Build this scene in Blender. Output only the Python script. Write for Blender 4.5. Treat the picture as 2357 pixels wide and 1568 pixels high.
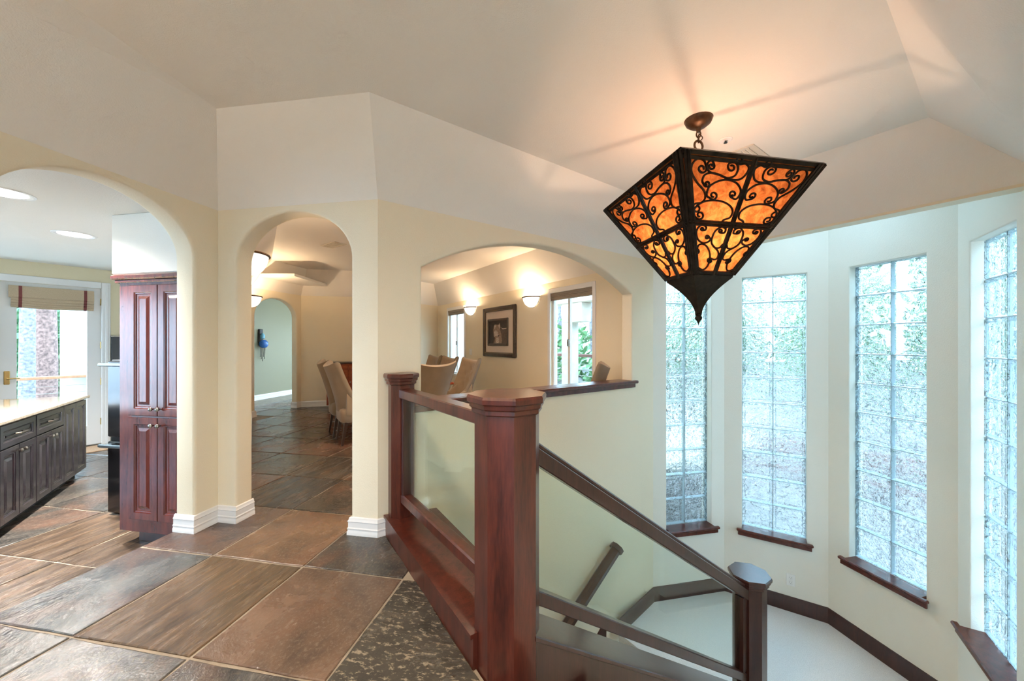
import bpy, bmesh, math, random
import numpy as np
from mathutils import Vector, Matrix
from mathutils.geometry import tessellate_polygon

random.seed(7)
PI = math.pi
scene = bpy.context.scene
COL = scene.collection
for o in list(bpy.data.objects):
    bpy.data.objects.remove(o, do_unlink=True)

# ------------------------------------------------------------------ camera
CAMH = 1.35
cam_d = bpy.data.cameras.new('camera')
cam_d.sensor_width = 36.0
cam_d.lens = 36.0 * 860.0 / 2357.0
cam_d.shift_y = 6.0 / 2357.0
cam_d.clip_start = 0.02
cam_d.clip_end = 300
cam = bpy.data.objects.new('camera', cam_d)
COL.objects.link(cam)
cam.location = (0, 0, CAMH)
cam.rotation_euler = (PI / 2, 0, 0)
scene.camera = cam

# ------------------------------------------------------------------ world, sun, exposure
world = bpy.data.worlds.new('sky')
scene.world = world
world.use_nodes = True
wn, wl = world.node_tree.nodes, world.node_tree.links
sky = wn.new('ShaderNodeTexSky')
sky.sky_type = 'NISHITA'
sky.sun_disc = False
sky.sun_elevation = math.radians(50)
sky.sun_rotation = math.radians(200)
sky.air_density = 1.0
sky.dust_density = 1.0
sky.ozone_density = 1.0
wmix = wn.new('ShaderNodeMixRGB')
wmix.inputs[0].default_value = 0.8
wmix.inputs[2].default_value = (2.0, 3.05, 4.15, 1)
wsc = wn.new('ShaderNodeMixRGB')
wsc.blend_type = 'MULTIPLY'
wsc.inputs[0].default_value = 1.0
wsc.inputs[2].default_value = (0.35, 0.35, 0.35, 1)
wl.new(sky.outputs[0], wsc.inputs[1])
wl.new(wsc.outputs[0], wmix.inputs[1])
wl.new(wmix.outputs[0], wn['Background'].inputs[0])
wn['Background'].inputs[1].default_value = 1.0

vs = scene.view_settings
vs.view_transform = 'Standard'
vs.look = 'None'
vs.gamma = 1.0
vs.use_curve_mapping = False
vs.exposure = 1.83
scene.cycles.use_denoising = True
scene.cycles.use_light_tree = False
scene.cycles.max_bounces = 7
scene.cycles.diffuse_bounces = 4
scene.cycles.glossy_bounces = 4
scene.cycles.transmission_bounces = 8
scene.cycles.transparent_max_bounces = 16
scene.cycles.sample_clamp_indirect = 4.0
scene.cycles.use_adaptive_sampling = True
scene.cycles.adaptive_threshold = 0.08
scene.cycles.adaptive_min_samples = 16
scene.cycles.blur_glossy = 1.0

# ------------------------------------------------------------------ node materials
MATS = {}


def nmat(name):
    m = bpy.data.materials.new(name)
    m.use_nodes = True
    nt = m.node_tree
    for n in list(nt.nodes):
        nt.nodes.remove(n)
    out = nt.nodes.new('ShaderNodeOutputMaterial')
    MATS[name] = m
    return m, nt, out


def N(nt, kind, **kw):
    n = nt.nodes.new(kind)
    for k, v in kw.items():
        if k.startswith('i_'):
            n.inputs[k[2:].replace('_', ' ')].default_value = v
        elif k.startswith('n_'):
            n.inputs[int(k[2:])].default_value = v
        else:
            setattr(n, k, v)
    return n


def L(nt, a, b):
    nt.links.new(a, b)


def ramp(nt, stops):
    r = nt.nodes.new('ShaderNodeValToRGB')
    cr = r.color_ramp
    while len(cr.elements) < len(stops):
        cr.elements.new(0.5)
    for e, (p, c) in zip(cr.elements, stops):
        e.position = p
        e.color = (c[0], c[1], c[2], 1)
    return r


def coords(nt, scale=(1, 1, 1), rot=(0, 0, 0), generated=False):
    tc = nt.nodes.new('ShaderNodeTexCoord')
    mp = nt.nodes.new('ShaderNodeMapping')
    mp.inputs['Scale'].default_value = scale
    mp.inputs['Rotation'].default_value = rot
    L(nt, tc.outputs['Object'], mp.inputs[0])
    return mp.outputs[0]


def plain(name, col, rough=0.5, metal=0.0, bump=0.0, bscale=60, var=0.0, vscale=6, coat=0.0, sheen=0.0, trans=0.0):
    m, nt, out = nmat(name)
    p = N(nt, 'ShaderNodeBsdfPrincipled')
    p.inputs['Roughness'].default_value = rough
    p.inputs['Metallic'].default_value = metal
    if coat:
        p.inputs['Coat Weight'].default_value = coat
        p.inputs['Coat Roughness'].default_value = 0.12
    if sheen:
        p.inputs['Sheen Weight'].default_value = sheen
    if trans:
        p.inputs['Transmission Weight'].default_value = trans
    c = (col[0], col[1], col[2], 1)
    p.inputs['Base Color'].default_value = c
    co = coords(nt)
    if var:
        nz = N(nt, 'ShaderNodeTexNoise', i_Scale=vscale, i_Detail=4.0)
        L(nt, co, nz.inputs[0])
        lo = [v * (1 - var) for v in col]
        hi = [min(1, v * (1 + var)) for v in col]
        r = ramp(nt, [(0.3, lo), (0.7, hi)])
        L(nt, nz.outputs[0], r.inputs[0])
        L(nt, r.outputs[0], p.inputs['Base Color'])
    if bump:
        nz = N(nt, 'ShaderNodeTexNoise', i_Scale=bscale, i_Detail=3.0)
        L(nt, co, nz.inputs[0])
        b = N(nt, 'ShaderNodeBump', i_Strength=bump, i_Distance=0.004)
        L(nt, nz.outputs[0], b.inputs['Height'])
        L(nt, b.outputs[0], p.inputs['Normal'])
    L(nt, p.outputs[0], out.inputs[0])
    return m


def wood(name, dark, light, rough=0.28, scale=(9, 9, 1.1), coat=0.35, rot=(0, 0, 0)):
    m, nt, out = nmat(name)
    p = N(nt, 'ShaderNodeBsdfPrincipled', i_Roughness=rough)
    p.inputs['Coat Weight'].default_value = coat
    p.inputs['Coat Roughness'].default_value = 0.15
    co = coords(nt, scale, rot)
    n1 = N(nt, 'ShaderNodeTexNoise', i_Scale=2.2, i_Detail=8.0, i_Distortion=0.6)
    L(nt, co, n1.inputs[0])
    n2 = N(nt, 'ShaderNodeTexNoise', i_Scale=14.0, i_Detail=4.0)
    L(nt, co, n2.inputs[0])
    mx = N(nt, 'ShaderNodeMix', data_type='FLOAT')
    mx.inputs[0].default_value = 0.35
    L(nt, n1.outputs[0], mx.inputs[2])
    L(nt, n2.outputs[0], mx.inputs[3])
    r = ramp(nt, [(0.32, dark), (0.5, [(a + b) / 2 for a, b in zip(dark, light)]), (0.68, light)])
    L(nt, mx.outputs[0], r.inputs[0])
    L(nt, r.outputs[0], p.inputs['Base Color'])
    b = N(nt, 'ShaderNodeBump', i_Strength=0.08, i_Distance=0.002)
    L(nt, n2.outputs[0], b.inputs['Height'])
    L(nt, b.outputs[0], p.inputs['Normal'])
    L(nt, p.outputs[0], out.inputs[0])
    return m


def emit(name, col, strength):
    m, nt, out = nmat(name)
    e = N(nt, 'ShaderNodeEmission', i_Strength=strength)
    e.inputs[0].default_value = (*col, 1)
    L(nt, e.outputs[0], out.inputs[0])
    return m


def clear_glass(name, tint, gloss=0.08):
    m, nt, out = nmat(name)
    t = N(nt, 'ShaderNodeBsdfTransparent')
    t.inputs[0].default_value = (*tint, 1)
    g = N(nt, 'ShaderNodeBsdfGlossy', i_Roughness=0.0)
    lw = N(nt, 'ShaderNodeLayerWeight', i_Blend=0.5)
    pw = N(nt, 'ShaderNodeMath', operation='POWER', n_1=5.0)
    L(nt, lw.outputs['Facing'], pw.inputs[0])
    mm = N(nt, 'ShaderNodeMath', operation='MULTIPLY_ADD', n_1=0.7, n_2=gloss * 0.5)
    L(nt, pw.outputs[0], mm.inputs[0])
    ms = N(nt, 'ShaderNodeMixShader')
    L(nt, mm.outputs[0], ms.inputs[0])
    L(nt, t.outputs[0], ms.inputs[1])
    L(nt, g.outputs[0], ms.inputs[2])
    L(nt, ms.outputs[0], out.inputs[0])
    return m


plain('paint', (0.86, 0.76, 0.575), 0.62, bump=0.35, bscale=130)
plain('paint_ceiling', (0.88, 0.83, 0.76), 0.7, bump=0.4, bscale=140)
plain('paint_kitchen', (0.86, 0.84, 0.79), 0.7, bump=0.35, bscale=140)
plain('paint_kitchen_yellow', (0.80, 0.71, 0.50), 0.65, bump=0.3, bscale=140)
plain('paint_green', (0.31, 0.275, 0.185), 0.6, bump=0.3, bscale=120)
plain('paint_bay', (0.83, 0.80, 0.70), 0.6, bump=0.35, bscale=130)
plain('white_trim', (0.84, 0.83, 0.82), 0.3)
plain('white_plastic', (0.85, 0.84, 0.80), 0.35)
plain('slot_black', (0.02, 0.02, 0.02), 0.6)
plain('grout', (0.33, 0.275, 0.215), 0.8, bump=0.5, bscale=200, var=0.2, vscale=12)
wood('mahogany', (0.035, 0.0075, 0.0050), (0.135, 0.028, 0.016), coat=0.15)
wood('mahogany_dark', (0.026, 0.0088, 0.0078), (0.064, 0.020, 0.015))
wood('cherry', (0.060, 0.009, 0.007), (0.17, 0.028, 0.017), rough=0.25, coat=0.2)
wood('island_wood', (0.016, 0.013, 0.018), (0.038, 0.029, 0.036), rough=0.22, coat=0.5)
wood('red_wood', (0.20, 0.035, 0.012), (0.42, 0.085, 0.03), rough=0.22, scale=(1.5, 9, 9))
wood('leg_wood', (0.02, 0.010, 0.008), (0.055, 0.028, 0.02))
wood('deck_wood', (0.34, 0.14, 0.07), (0.55, 0.26, 0.14), rough=0.6, coat=0)
wood('weathered_wood', (0.13, 0.055, 0.045), (0.25, 0.12, 0.10), rough=0.8, coat=0, scale=(1, 9, 9))
plain('iron', (0.028, 0.020, 0.014), 0.42, metal=0.75, bump=0.3, bscale=60, var=0.5, vscale=25)
plain('bronze', (0.11, 0.058, 0.030), 0.40, metal=0.7, bump=0.2, bscale=50, var=0.45, vscale=22)
plain('pewter', (0.30, 0.27, 0.23), 0.3, metal=0.95)
plain('brass', (0.55, 0.38, 0.15), 0.3, metal=0.95)
plain('chrome', (0.8, 0.8, 0.8), 0.12, metal=1.0)
plain('black_gloss', (0.010, 0.011, 0.013), 0.22, coat=0.3)
plain('steel_blue', (0.16, 0.22, 0.27), 0.25, metal=0.6)
plain('dark_grey', (0.05, 0.055, 0.062), 0.5)
plain('fabric', (0.30, 0.215, 0.135), 0.85, bump=0.4, bscale=500, var=0.08, vscale=9, sheen=0.35)
plain('fabric_button', (0.16, 0.10, 0.06), 0.8)
plain('piping', (0.24, 0.17, 0.11), 0.8)
plain('carpet', (0.82, 0.80, 0.76), 0.95, bump=1.0, bscale=420, var=0.16, vscale=210)
plain('coir', (0.50, 0.30, 0.17), 0.95, bump=1.0, bscale=300, var=0.2, vscale=90)
plain('art_dark', (0.030, 0.022, 0.022), 0.5, var=0.4, vscale=14)
plain('art_fur_light', (0.55, 0.46, 0.40), 0.6, var=0.45, vscale=40)
plain('art_fur_mid', (0.30, 0.21, 0.16), 0.6, var=0.55, vscale=46)
plain('art_fur_dark', (0.10, 0.065, 0.05), 0.6, var=0.55, vscale=40)
plain('mat_board', (0.70, 0.60, 0.52), 0.8)
plain('frame_wood', (0.045, 0.025, 0.016), 0.35, var=0.4, vscale=30, coat=0.2)
plain('frame_bead', (0.22, 0.15, 0.09), 0.35, metal=0.4)
plain('stone_column', (0.55, 0.55, 0.53), 0.6)
plain('bark_red', (0.22, 0.125, 0.10), 0.9, bump=1.0, bscale=18, var=0.55, vscale=16)
plain('bark_grey', (0.20, 0.18, 0.19), 0.9, bump=1.0, bscale=18, var=0.5, vscale=16)
plain('leaf_a', (0.10, 0.22, 0.09), 0.55, var=0.5, vscale=3)
plain('leaf_b', (0.16, 0.30, 0.13), 0.55, var=0.5, vscale=3)
plain('gravel', (0.24, 0.228, 0.215), 0.9, bump=1.0, bscale=30, var=0.75, vscale=3)
plain('pale_ground', (0.45, 0.43, 0.40), 0.9, bump=1.0, bscale=14, var=0.3, vscale=5)
plain('shingle', (0.72, 0.70, 0.66), 0.8, var=0.08, vscale=10)
plain('timber_post', (0.55, 0.50, 0.43), 0.8, var=0.15, vscale=6)
plain('blue_glaze', (0.02, 0.12, 0.42), 0.2, var=0.3, vscale=30, coat=0.5)
plain('teal_glaze', (0.15, 0.35, 0.45), 0.3)
plain('vent_paint', (0.70, 0.63, 0.53), 0.5)
plain('blind_fabric', (0.36, 0.30, 0.24), 0.85)
plain('sealant', (0.55, 0.66, 0.70), 0.5)
clear_glass('rail_glass', (0.94, 0.99, 0.965), 0.06)
clear_glass('window_glass', (0.95, 0.98, 0.98), 0.06)
emit('lamp_bowl', (1.0, 0.84, 0.64), 0.75)
emit('can_light', (1.0, 0.95, 0.86), 3.0)
emit('bulb', (1.0, 0.75, 0.42), 12.0)

# granite worktop
m, nt, out = nmat('granite')
p = N(nt, 'ShaderNodeBsdfPrincipled', i_Roughness=0.08)
p.inputs['Coat Weight'].default_value = 0.5
co = coords(nt)
v = N(nt, 'ShaderNodeTexVoronoi', i_Scale=160.0)
L(nt, co, v.inputs[0])
r = ramp(nt, [(0.0, (0.22, 0.16, 0.11)), (0.4, (0.50, 0.42, 0.32)), (1.0, (0.62, 0.56, 0.47))])
L(nt, v.outputs['Color'], r.inputs[0])
L(nt, r.outputs[0], p.inputs['Base Color'])
L(nt, p.outputs[0], out.inputs[0])

# amber mica: lit from behind by the bulb
m, nt, out = nmat('mica')
co = coords(nt)
n1 = N(nt, 'ShaderNodeTexNoise', i_Scale=20.0, i_Detail=9.0, i_Roughness=0.7, i_Distortion=0.5)
L(nt, co, n1.inputs[0])
r = ramp(nt, [(0.30, (0.20, 0.048, 0.012)), (0.47, (0.41, 0.125, 0.032)), (0.60, (0.58, 0.21, 0.06)), (0.76, (0.56, 0.28, 0.11))])
L(nt, n1.outputs[0], r.inputs[0])
tr = N(nt, 'ShaderNodeBsdfTranslucent')
df = N(nt, 'ShaderNodeBsdfDiffuse')
L(nt, r.outputs[0], tr.inputs[0])
L(nt, r.outputs[0], df.inputs[0])
ms = N(nt, 'ShaderNodeMixShader')
ms.inputs[0].default_value = 0.30
L(nt, tr.outputs[0], ms.inputs[1])
L(nt, df.outputs[0], ms.inputs[2])
L(nt, ms.outputs[0], out.inputs[0])

# wavy glass block
m, nt, out = nmat('block_glass')
co = coords(nt)
n1 = N(nt, 'ShaderNodeTexNoise', i_Scale=15.0, i_Detail=1.2, i_Distortion=1.4)
oi = N(nt, 'ShaderNodeObjectInfo')
va = N(nt, 'ShaderNodeVectorMath', operation='ADD')
sc_ = N(nt, 'ShaderNodeVectorMath', operation='SCALE')
L(nt, oi.outputs['Location'], sc_.inputs[0])
sc_.inputs['Scale'].default_value = 1.7
L(nt, co, va.inputs[0])
L(nt, sc_.outputs[0], va.inputs[1])
L(nt, va.outputs[0], n1.inputs[0])
b = N(nt, 'ShaderNodeBump', i_Strength=0.95, i_Distance=0.034)
L(nt, n1.outputs[0], b.inputs['Height'])
g = N(nt, 'ShaderNodeBsdfRefraction', i_Roughness=0.0, i_IOR=1.45)
g.inputs[0].default_value = (0.955, 0.998, 0.99, 1)
L(nt, b.outputs[0], g.inputs['Normal'])
t = N(nt, 'ShaderNodeBsdfTransparent')
t.inputs[0].default_value = (0.96, 0.998, 1.0, 1)
gl = N(nt, 'ShaderNodeBsdfGlossy', i_Roughness=0.03)
L(nt, b.outputs[0], gl.inputs['Normal'])
ms = N(nt, 'ShaderNodeMixShader')
ms.inputs[0].default_value = 0.40
L(nt, g.outputs[0], ms.inputs[1])
L(nt, t.outputs[0], ms.inputs[2])
ms2 = N(nt, 'ShaderNodeMixShader')
ms2.inputs[0].default_value = 0.07
L(nt, ms.outputs[0], ms2.inputs[1])
L(nt, gl.outputs[0], ms2.inputs[2])
L(nt, ms2.outputs[0], out.inputs[0])

# slate: each tile carries its own main colour in the object colour


def slate(name, kind):
    m, nt, out = nmat(name)
    p = N(nt, 'ShaderNodeBsdfPrincipled')
    tc = N(nt, 'ShaderNodeTexCoord')
    oi = N(nt, 'ShaderNodeObjectInfo')
    off = N(nt, 'ShaderNodeVectorMath', operation='SCALE')
    off.inputs['Scale'].default_value = 3.3
    L(nt, oi.outputs['Location'], off.inputs[0])
    ad = N(nt, 'ShaderNodeVectorMath', operation='ADD')
    L(nt, tc.outputs['Object'], ad.inputs[0])
    L(nt, off.outputs[0], ad.inputs[1])
    mp = N(nt, 'ShaderNodeMapping')
    mp.inputs['Scale'].default_value = {'streak': (6.0, 0.8, 1), 'mottle': (1.5, 1.1, 1), 'fleck': (1.0, 2.2, 1)}[kind]
    L(nt, ad.outputs[0], mp.inputs[0])
    big = N(nt, 'ShaderNodeTexNoise', i_Scale=2.4, i_Detail=8.0, i_Roughness=0.64, i_Distortion=0.6)
    L(nt, mp.outputs[0], big.inputs[0])
    rust = N(nt, 'ShaderNodeTexNoise', i_Scale=1.5, i_Detail=5.0, i_Roughness=0.6, i_Distortion=0.4)
    ad2 = N(nt, 'ShaderNodeVectorMath', operation='ADD')
    ad2.inputs[1].default_value = (7.3, 2.1, 4.4)
    L(nt, mp.outputs[0], ad2.inputs[0])
    L(nt, ad2.outputs[0], rust.inputs[0])
    fine = N(nt, 'ShaderNodeTexNoise', i_Scale={'streak': 9.0, 'mottle': 42.0, 'fleck': 22.0}[kind], i_Detail=7.0, i_Roughness=0.72)
    L(nt, mp.outputs[0], fine.inputs[0])
    dark = N(nt, 'ShaderNodeMixRGB', blend_type='MULTIPLY')
    dark.inputs[0].default_value = 1.0
    dark.inputs[2].default_value = (0.50, 0.53, 0.58, 1)
    L(nt, oi.outputs['Color'], dark.inputs[1])
    lite = N(nt, 'ShaderNodeMixRGB', blend_type='MULTIPLY')
    lite.inputs[0].default_value = 1.0
    lite.inputs[2].default_value = (1.35, 1.28, 1.18, 1)
    L(nt, oi.outputs['Color'], lite.inputs[1])
    rr = ramp(nt, [(0.32, (0, 0, 0)), (0.68, (1, 1, 1))])
    L(nt, big.outputs[0], rr.inputs[0])
    mx = N(nt, 'ShaderNodeMixRGB')
    L(nt, rr.outputs[0], mx.inputs[0])
    L(nt, dark.outputs[0], mx.inputs[1])
    L(nt, lite.outputs[0], mx.inputs[2])
    # rusty and grey-green clouds
    r3 = ramp(nt, [(0.50, (0, 0, 0)), (0.70, (0.55, 0.55, 0.55))])
    L(nt, rust.outputs[0], r3.inputs[0])
    mx3 = N(nt, 'ShaderNodeMixRGB')
    L(nt, r3.outputs[0], mx3.inputs[0])
    L(nt, mx.outputs[0], mx3.inputs[1])
    mx3.inputs[2].default_value = {'streak': (0.22, 0.125, 0.065, 1), 'mottle': (0.19, 0.095, 0.060, 1), 'fleck': (0.09, 0.08, 0.065, 1)}[kind]
    stops = {'streak': [(0.50, (0, 0, 0)), (0.66, (0.32, 0.32, 0.32))], 'mottle': [(0.50, (0, 0, 0)), (0.70, (0.42, 0.42, 0.42))], 'fleck': [(0.535, (0, 0, 0)), (0.60, (0.85, 0.85, 0.85))]}[kind]
    r2 = ramp(nt, stops)
    L(nt, fine.outputs[0], r2.inputs[0])
    mx2 = N(nt, 'ShaderNodeMixRGB')
    L(nt, r2.outputs[0], mx2.inputs[0])
    L(nt, mx3.outputs[0], mx2.inputs[1])
    mx2.inputs[2].default_value = {'streak': (0.33, 0.23, 0.14, 1), 'mottle': (0.30, 0.24, 0.185, 1), 'fleck': (0.33, 0.27, 0.20, 1)}[kind]
    L(nt, mx2.outputs[0], p.inputs['Base Color'])
    rg = ramp(nt, [(0.3, (0.12, 0.12, 0.12)), (0.75, (0.38, 0.38, 0.38))])
    L(nt, big.outputs[0], rg.inputs[0])
    L(nt, rg.outputs[0], p.inputs['Roughness'])
    sm = N(nt, 'ShaderNodeMath', operation='MULTIPLY_ADD', n_1={'streak': 0.5, 'mottle': 0.14, 'fleck': 0.3}[kind])
    L(nt, fine.outputs[0], sm.inputs[0])
    L(nt, big.outputs[0], sm.inputs[2])
    b = N(nt, 'ShaderNodeBump', i_Strength=0.6, i_Distance=0.016)
    L(nt, sm.outputs[0], b.inputs['Height'])
    L(nt, b.outputs[0], p.inputs['Normal'])
    L(nt, p.outputs[0], out.inputs[0])


slate('slate_streak', 'streak')
slate('slate_mottle', 'mottle')
slate('slate_fleck', 'fleck')

# striped roman shade cloth
m, nt, out = nmat('shade_cloth')
p = N(nt, 'ShaderNodeBsdfPrincipled', i_Roughness=0.9)
co = coords(nt, (60, 60, 220))
nz = N(nt, 'ShaderNodeTexNoise', i_Scale=3.0, i_Detail=3.0)
L(nt, co, nz.inputs[0])
r = ramp(nt, [(0.3, (0.42, 0.32, 0.21)), (0.7, (0.60, 0.48, 0.34))])
L(nt, nz.outputs[0], r.inputs[0])
L(nt, r.outputs[0], p.inputs['Base Color'])
L(nt, p.outputs[0], out.inputs[0])
plain('shade_stripe', (0.20, 0.055, 0.05), 0.9, bump=0.6, bscale=200)

# ------------------------------------------------------------------ mesh helpers


def basis(o):
    mm = Matrix.Identity(4)
    while o is not None:
        mm = o.matrix_basis @ mm
        o = o.parent
    return mm


class B:
    def __init__(s):
        s.v, s.f = [], []

    def add(s, vs_, fs):
        k = len(s.v)
        s.v += [Vector(x) for x in vs_]
        s.f += [[i + k for i in f] for f in fs]
        return s

    def box(s, x0, x1, y0, y1, z0, z1, M=None):
        vs_ = [Vector((x, y, z)) for z in (z0, z1) for x, y in ((x0, y0), (x1, y0), (x1, y1), (x0, y1))]
        if M is not None:
            vs_ = [M @ q for q in vs_]
        return s.add(vs_, [(3, 2, 1, 0), (4, 5, 6, 7), (0, 1, 5, 4), (1, 2, 6, 5), (2, 3, 7, 6), (3, 0, 4, 7)])

    def bbox(s, x0, x1, y0, y1, z0, z1, c=0.006, M=None):
        # box with chamfered edges
        xs = [(x0, x0 + c), (x1, x1 - c)]
        pts, idx = [], {}
        for i, (xo, xi) in enumerate(xs):
            for j, (yo, yi) in enumerate([(y0, y0 + c), (y1, y1 - c)]):
                for k, (zo, zi) in enumerate([(z0, z0 + c), (z1, z1 - c)]):
                    for ax, q in enumerate([(xo, yi, zi), (xi, yo, zi), (xi, yi, zo)]):
                        idx[i, j, k, ax] = len(pts)
                        pts.append(Vector(q))
        I = lambda i, j, k, a: idx[i, j, k, a]
        fs = []
        for i in (0, 1):
            fs.append([I(i, 0, 0, 0), I(i, 1, 0, 0), I(i, 1, 1, 0), I(i, 0, 1, 0)])
            fs.append([I(0, i, 0, 1), I(1, i, 0, 1), I(1, i, 1, 1), I(0, i, 1, 1)])
            fs.append([I(0, 0, i, 2), I(1, 0, i, 2), I(1, 1, i, 2), I(0, 1, i, 2)])
        for i in (0, 1):
            for j in (0, 1):
                fs.append([I(i, j, 0, 0), I(i, j, 1, 0), I(i, j, 1, 1), I(i, j, 0, 1)])
                fs.append([I(i, 0, j, 0), I(i, 1, j, 0), I(i, 1, j, 2), I(i, 0, j, 2)])
                fs.append([I(0, i, j, 1), I(1, i, j, 1), I(1, i, j, 2), I(0, i, j, 2)])
                for k in (0, 1):
                    fs.append([I(i, j, k, 0), I(i, j, k, 1), I(i, j, k, 2)])
        if M is not None:
            pts = [M @ q for q in pts]
        return s.add(pts, fs)

    def rings(s, rings_, closed=True, cap0=True, cap1=True):
        n = len(rings_[0])
        vs_ = [q for r_ in rings_ for q in r_]
        fs = []
        for a in range(len(rings_) - 1):
            for i in range(n if closed else n - 1):
                j = (i + 1) % n
                fs.append((a * n + i, a * n + j, (a + 1) * n + j, (a + 1) * n + i))
        if cap0:
            fs.append(tuple(range(n))[::-1])
        if cap1:
            fs.append(tuple((len(rings_) - 1) * n + i for i in range(n)))
        return s.add(vs_, fs)

    def tube(s, pts, r, n=8, r1=None, closed=False):
        pts = [Vector(q) for q in pts]
        m_ = len(pts)
        rings_ = []
        up = None
        for i, q in enumerate(pts):
            if closed:
                d = pts[(i + 1) % m_] - pts[i - 1]
            else:
                d = pts[min(i + 1, m_ - 1)] - pts[max(i - 1, 0)]
            d.normalize()
            if up is None:
                up = Vector((0, 0, 1)) if abs(d.z) < 0.9 else Vector((1, 0, 0))
            a = d.cross(up)
            if a.length < 1e-6:
                a = d.orthogonal()
            a.normalize()
            b_ = a.cross(d).normalized()
            up = b_
            rr = r if r1 is None else r + (r1 - r) * i / (m_ - 1)
            rings_.append([q + a * rr * math.cos(2 * PI * k / n) + b_ * rr * math.sin(2 * PI * k / n) for k in range(n)])
        if closed:
            rings_.append(rings_[0])
            return s.rings(rings_, cap0=False, cap1=False)
        return s.rings(rings_)

    def lathe(s, prof, n=24, c=(0, 0, 0), rot=0.0, M=None):
        rings_ = []
        for r_, z in prof:
            rings_.append([Vector((c[0] + r_ * math.cos(rot + 2 * PI * k / n), c[1] + r_ * math.sin(rot + 2 * PI * k / n), c[2] + z)) for k in range(n)])
        if M is not None:
            rings_ = [[M @ q for q in rr] for rr in rings_]
        return s.rings(rings_)

    def prism(s, poly, z0, z1):
        return s.rings([[Vector((x, y, z0)) for x, y in poly], [Vector((x, y, z1)) for x, y in poly]])

    def build(s, name, mat, parent=None, kind=None, smooth=None, world=False, label=None):
        me = bpy.data.meshes.new(name)
        vv = s.v
        if world and parent is not None:
            inv = basis(parent).inverted()
            vv = [inv @ q for q in vv]
        bm = bmesh.new()
        bv = [bm.verts.new(q) for q in vv]
        for f in s.f:
            try:
                bm.faces.new([bv[i] for i in f])
            except ValueError:
                pass
        bmesh.ops.remove_doubles(bm, verts=bm.verts, dist=1e-6)
        bmesh.ops.recalc_face_normals(bm, faces=bm.faces)
        bm.to_mesh(me)
        bm.free()
        return link(name, me, mat, parent, kind, smooth, label)


def link(name, me, mat, parent=None, kind=None, smooth=None, label=None):
    if mat:
        me.materials.append(MATS[mat])
    if smooth is not None:
        for q in me.polygons:
            q.use_smooth = True
        me.set_sharp_from_angle(angle=math.radians(smooth))
    o = bpy.data.objects.new(name, me)
    COL.objects.link(o)
    if parent is not None:
        o.parent = parent
    if kind:
        o['kind'] = kind
    if label:
        o['label'] = label
    return o


def tag(o, label, cat, group=None):
    o['label'] = label
    o['category'] = cat
    if group:
        o['group'] = group
    return o


def thing(name, label, cat, loc=(0, 0, 0), rz=0.0, group=None):
    o = bpy.data.objects.new(name, None)
    COL.objects.link(o)
    o.empty_display_size = 0.1
    o.location = loc
    o.rotation_euler = (0, 0, rz)
    return tag(o, label, cat, group)


def struct_empty(name, loc=(0, 0, 0), rz=0.0, label=None):
    o = bpy.data.objects.new(name, None)
    COL.objects.link(o)
    o.empty_display_size = 0.1
    o.location = loc
    o.rotation_euler = (0, 0, rz)
    o['kind'] = 'structure'
    if label:
        o['label'] = label
    return o


def copy_tree(o, parent=None):
    c = o.copy()
    COL.objects.link(c)
    if parent is not None:
        c.parent = parent
    for ch in [q for q in bpy.data.objects if q.parent == o]:
        copy_tree(ch, c)
    return c


def V2(p):
    return Vector((p[0], p[1]))


def slab(name, p0, p1, z0, z1, th, mat, holes=(), notches=(), front='right', r=0.022, kind='structure', label=None, parent=None):
    """upright wall from p0 to p1; its visible face lies on the line, its thickness behind it"""
    p0, p1 = V2(p0), V2(p1)
    u = (p1 - p0)
    Lg = u.length
    u.normalize()
    n = Vector((u.y, -u.x)) if front == 'right' else Vector((-u.y, u.x))
    outer = [((0, z0), 0)]
    for nt_ in sorted(notches, key=lambda q: q[0][0]):
        outer += [(q, 1) for q in nt_]
    outer += [((Lg, z0), 0), ((Lg, z1), 0), ((0, z1), 0)]
    loops = [outer] + [[(q, 1) for q in h] for h in holes]

    def inward(loop):
        pts = [V2(q[0]) for q in loop]
        k = len(pts)
        area = sum(pts[i].x * pts[(i + 1) % k].y - pts[(i + 1) % k].x * pts[i].y for i in range(k))
        sg = 1 if area > 0 else -1
        if loop is not outer:
            sg = -sg
        res = []
        for i in range(k):
            e0 = (pts[i] - pts[i - 1]).normalized()
            e1 = (pts[(i + 1) % k] - pts[i]).normalized()
            n0, n1 = Vector((-e0.y, e0.x)) * sg, Vector((-e1.y, e1.x)) * sg
            mdir = n0 + n1
            if mdir.length < 1e-5:
                mdir = n0
            mdir.normalize()
            res.append(mdir / max(0.4, mdir.dot(n0)))
        return res

    ang = [0, 0.35, 0.7, 1]
    lay = [(r * (1 - math.sin(a * PI / 2)), r * (1 - math.cos(a * PI / 2))) for a in ang]
    lay = lay + [(o_, th - d_) for o_, d_ in lay[::-1]]
    bm = B()
    allrings = []
    for loop in loops:
        iw = inward(loop)
        rr = []
        for o_, d_ in lay:
            ring = []
            for (q, fl), w in zip(loop, iw):
                s_, z_ = q
                off = o_ if fl else 0
                # keep floor-level notch points on the floor line
                s2, z2 = s_ + w.x * off, z_ + w.y * off
                if fl and abs(z_ - z0) < 1e-6:
                    z2 = z0
                pos = p0 + u * s2 - n * d_
                ring.append(Vector((pos.x, pos.y, z2)))
            rr.append(ring)
        allrings.append(rr)
        bm.rings(rr, cap0=False, cap1=False)
    for lv in (0, -1):
        polys = []
        pl = []
        for rr in allrings:
            loop3 = rr[lv]
            polys.append([Vector(((V2(q) - p0).dot(u), q.z, 0)) for q in loop3])
            pl += loop3
        bm.add(pl, [tuple(t_) for t_ in tessellate_polygon(polys)])
    return bm.build(name, mat, parent, kind, smooth=35, label=label)


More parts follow.
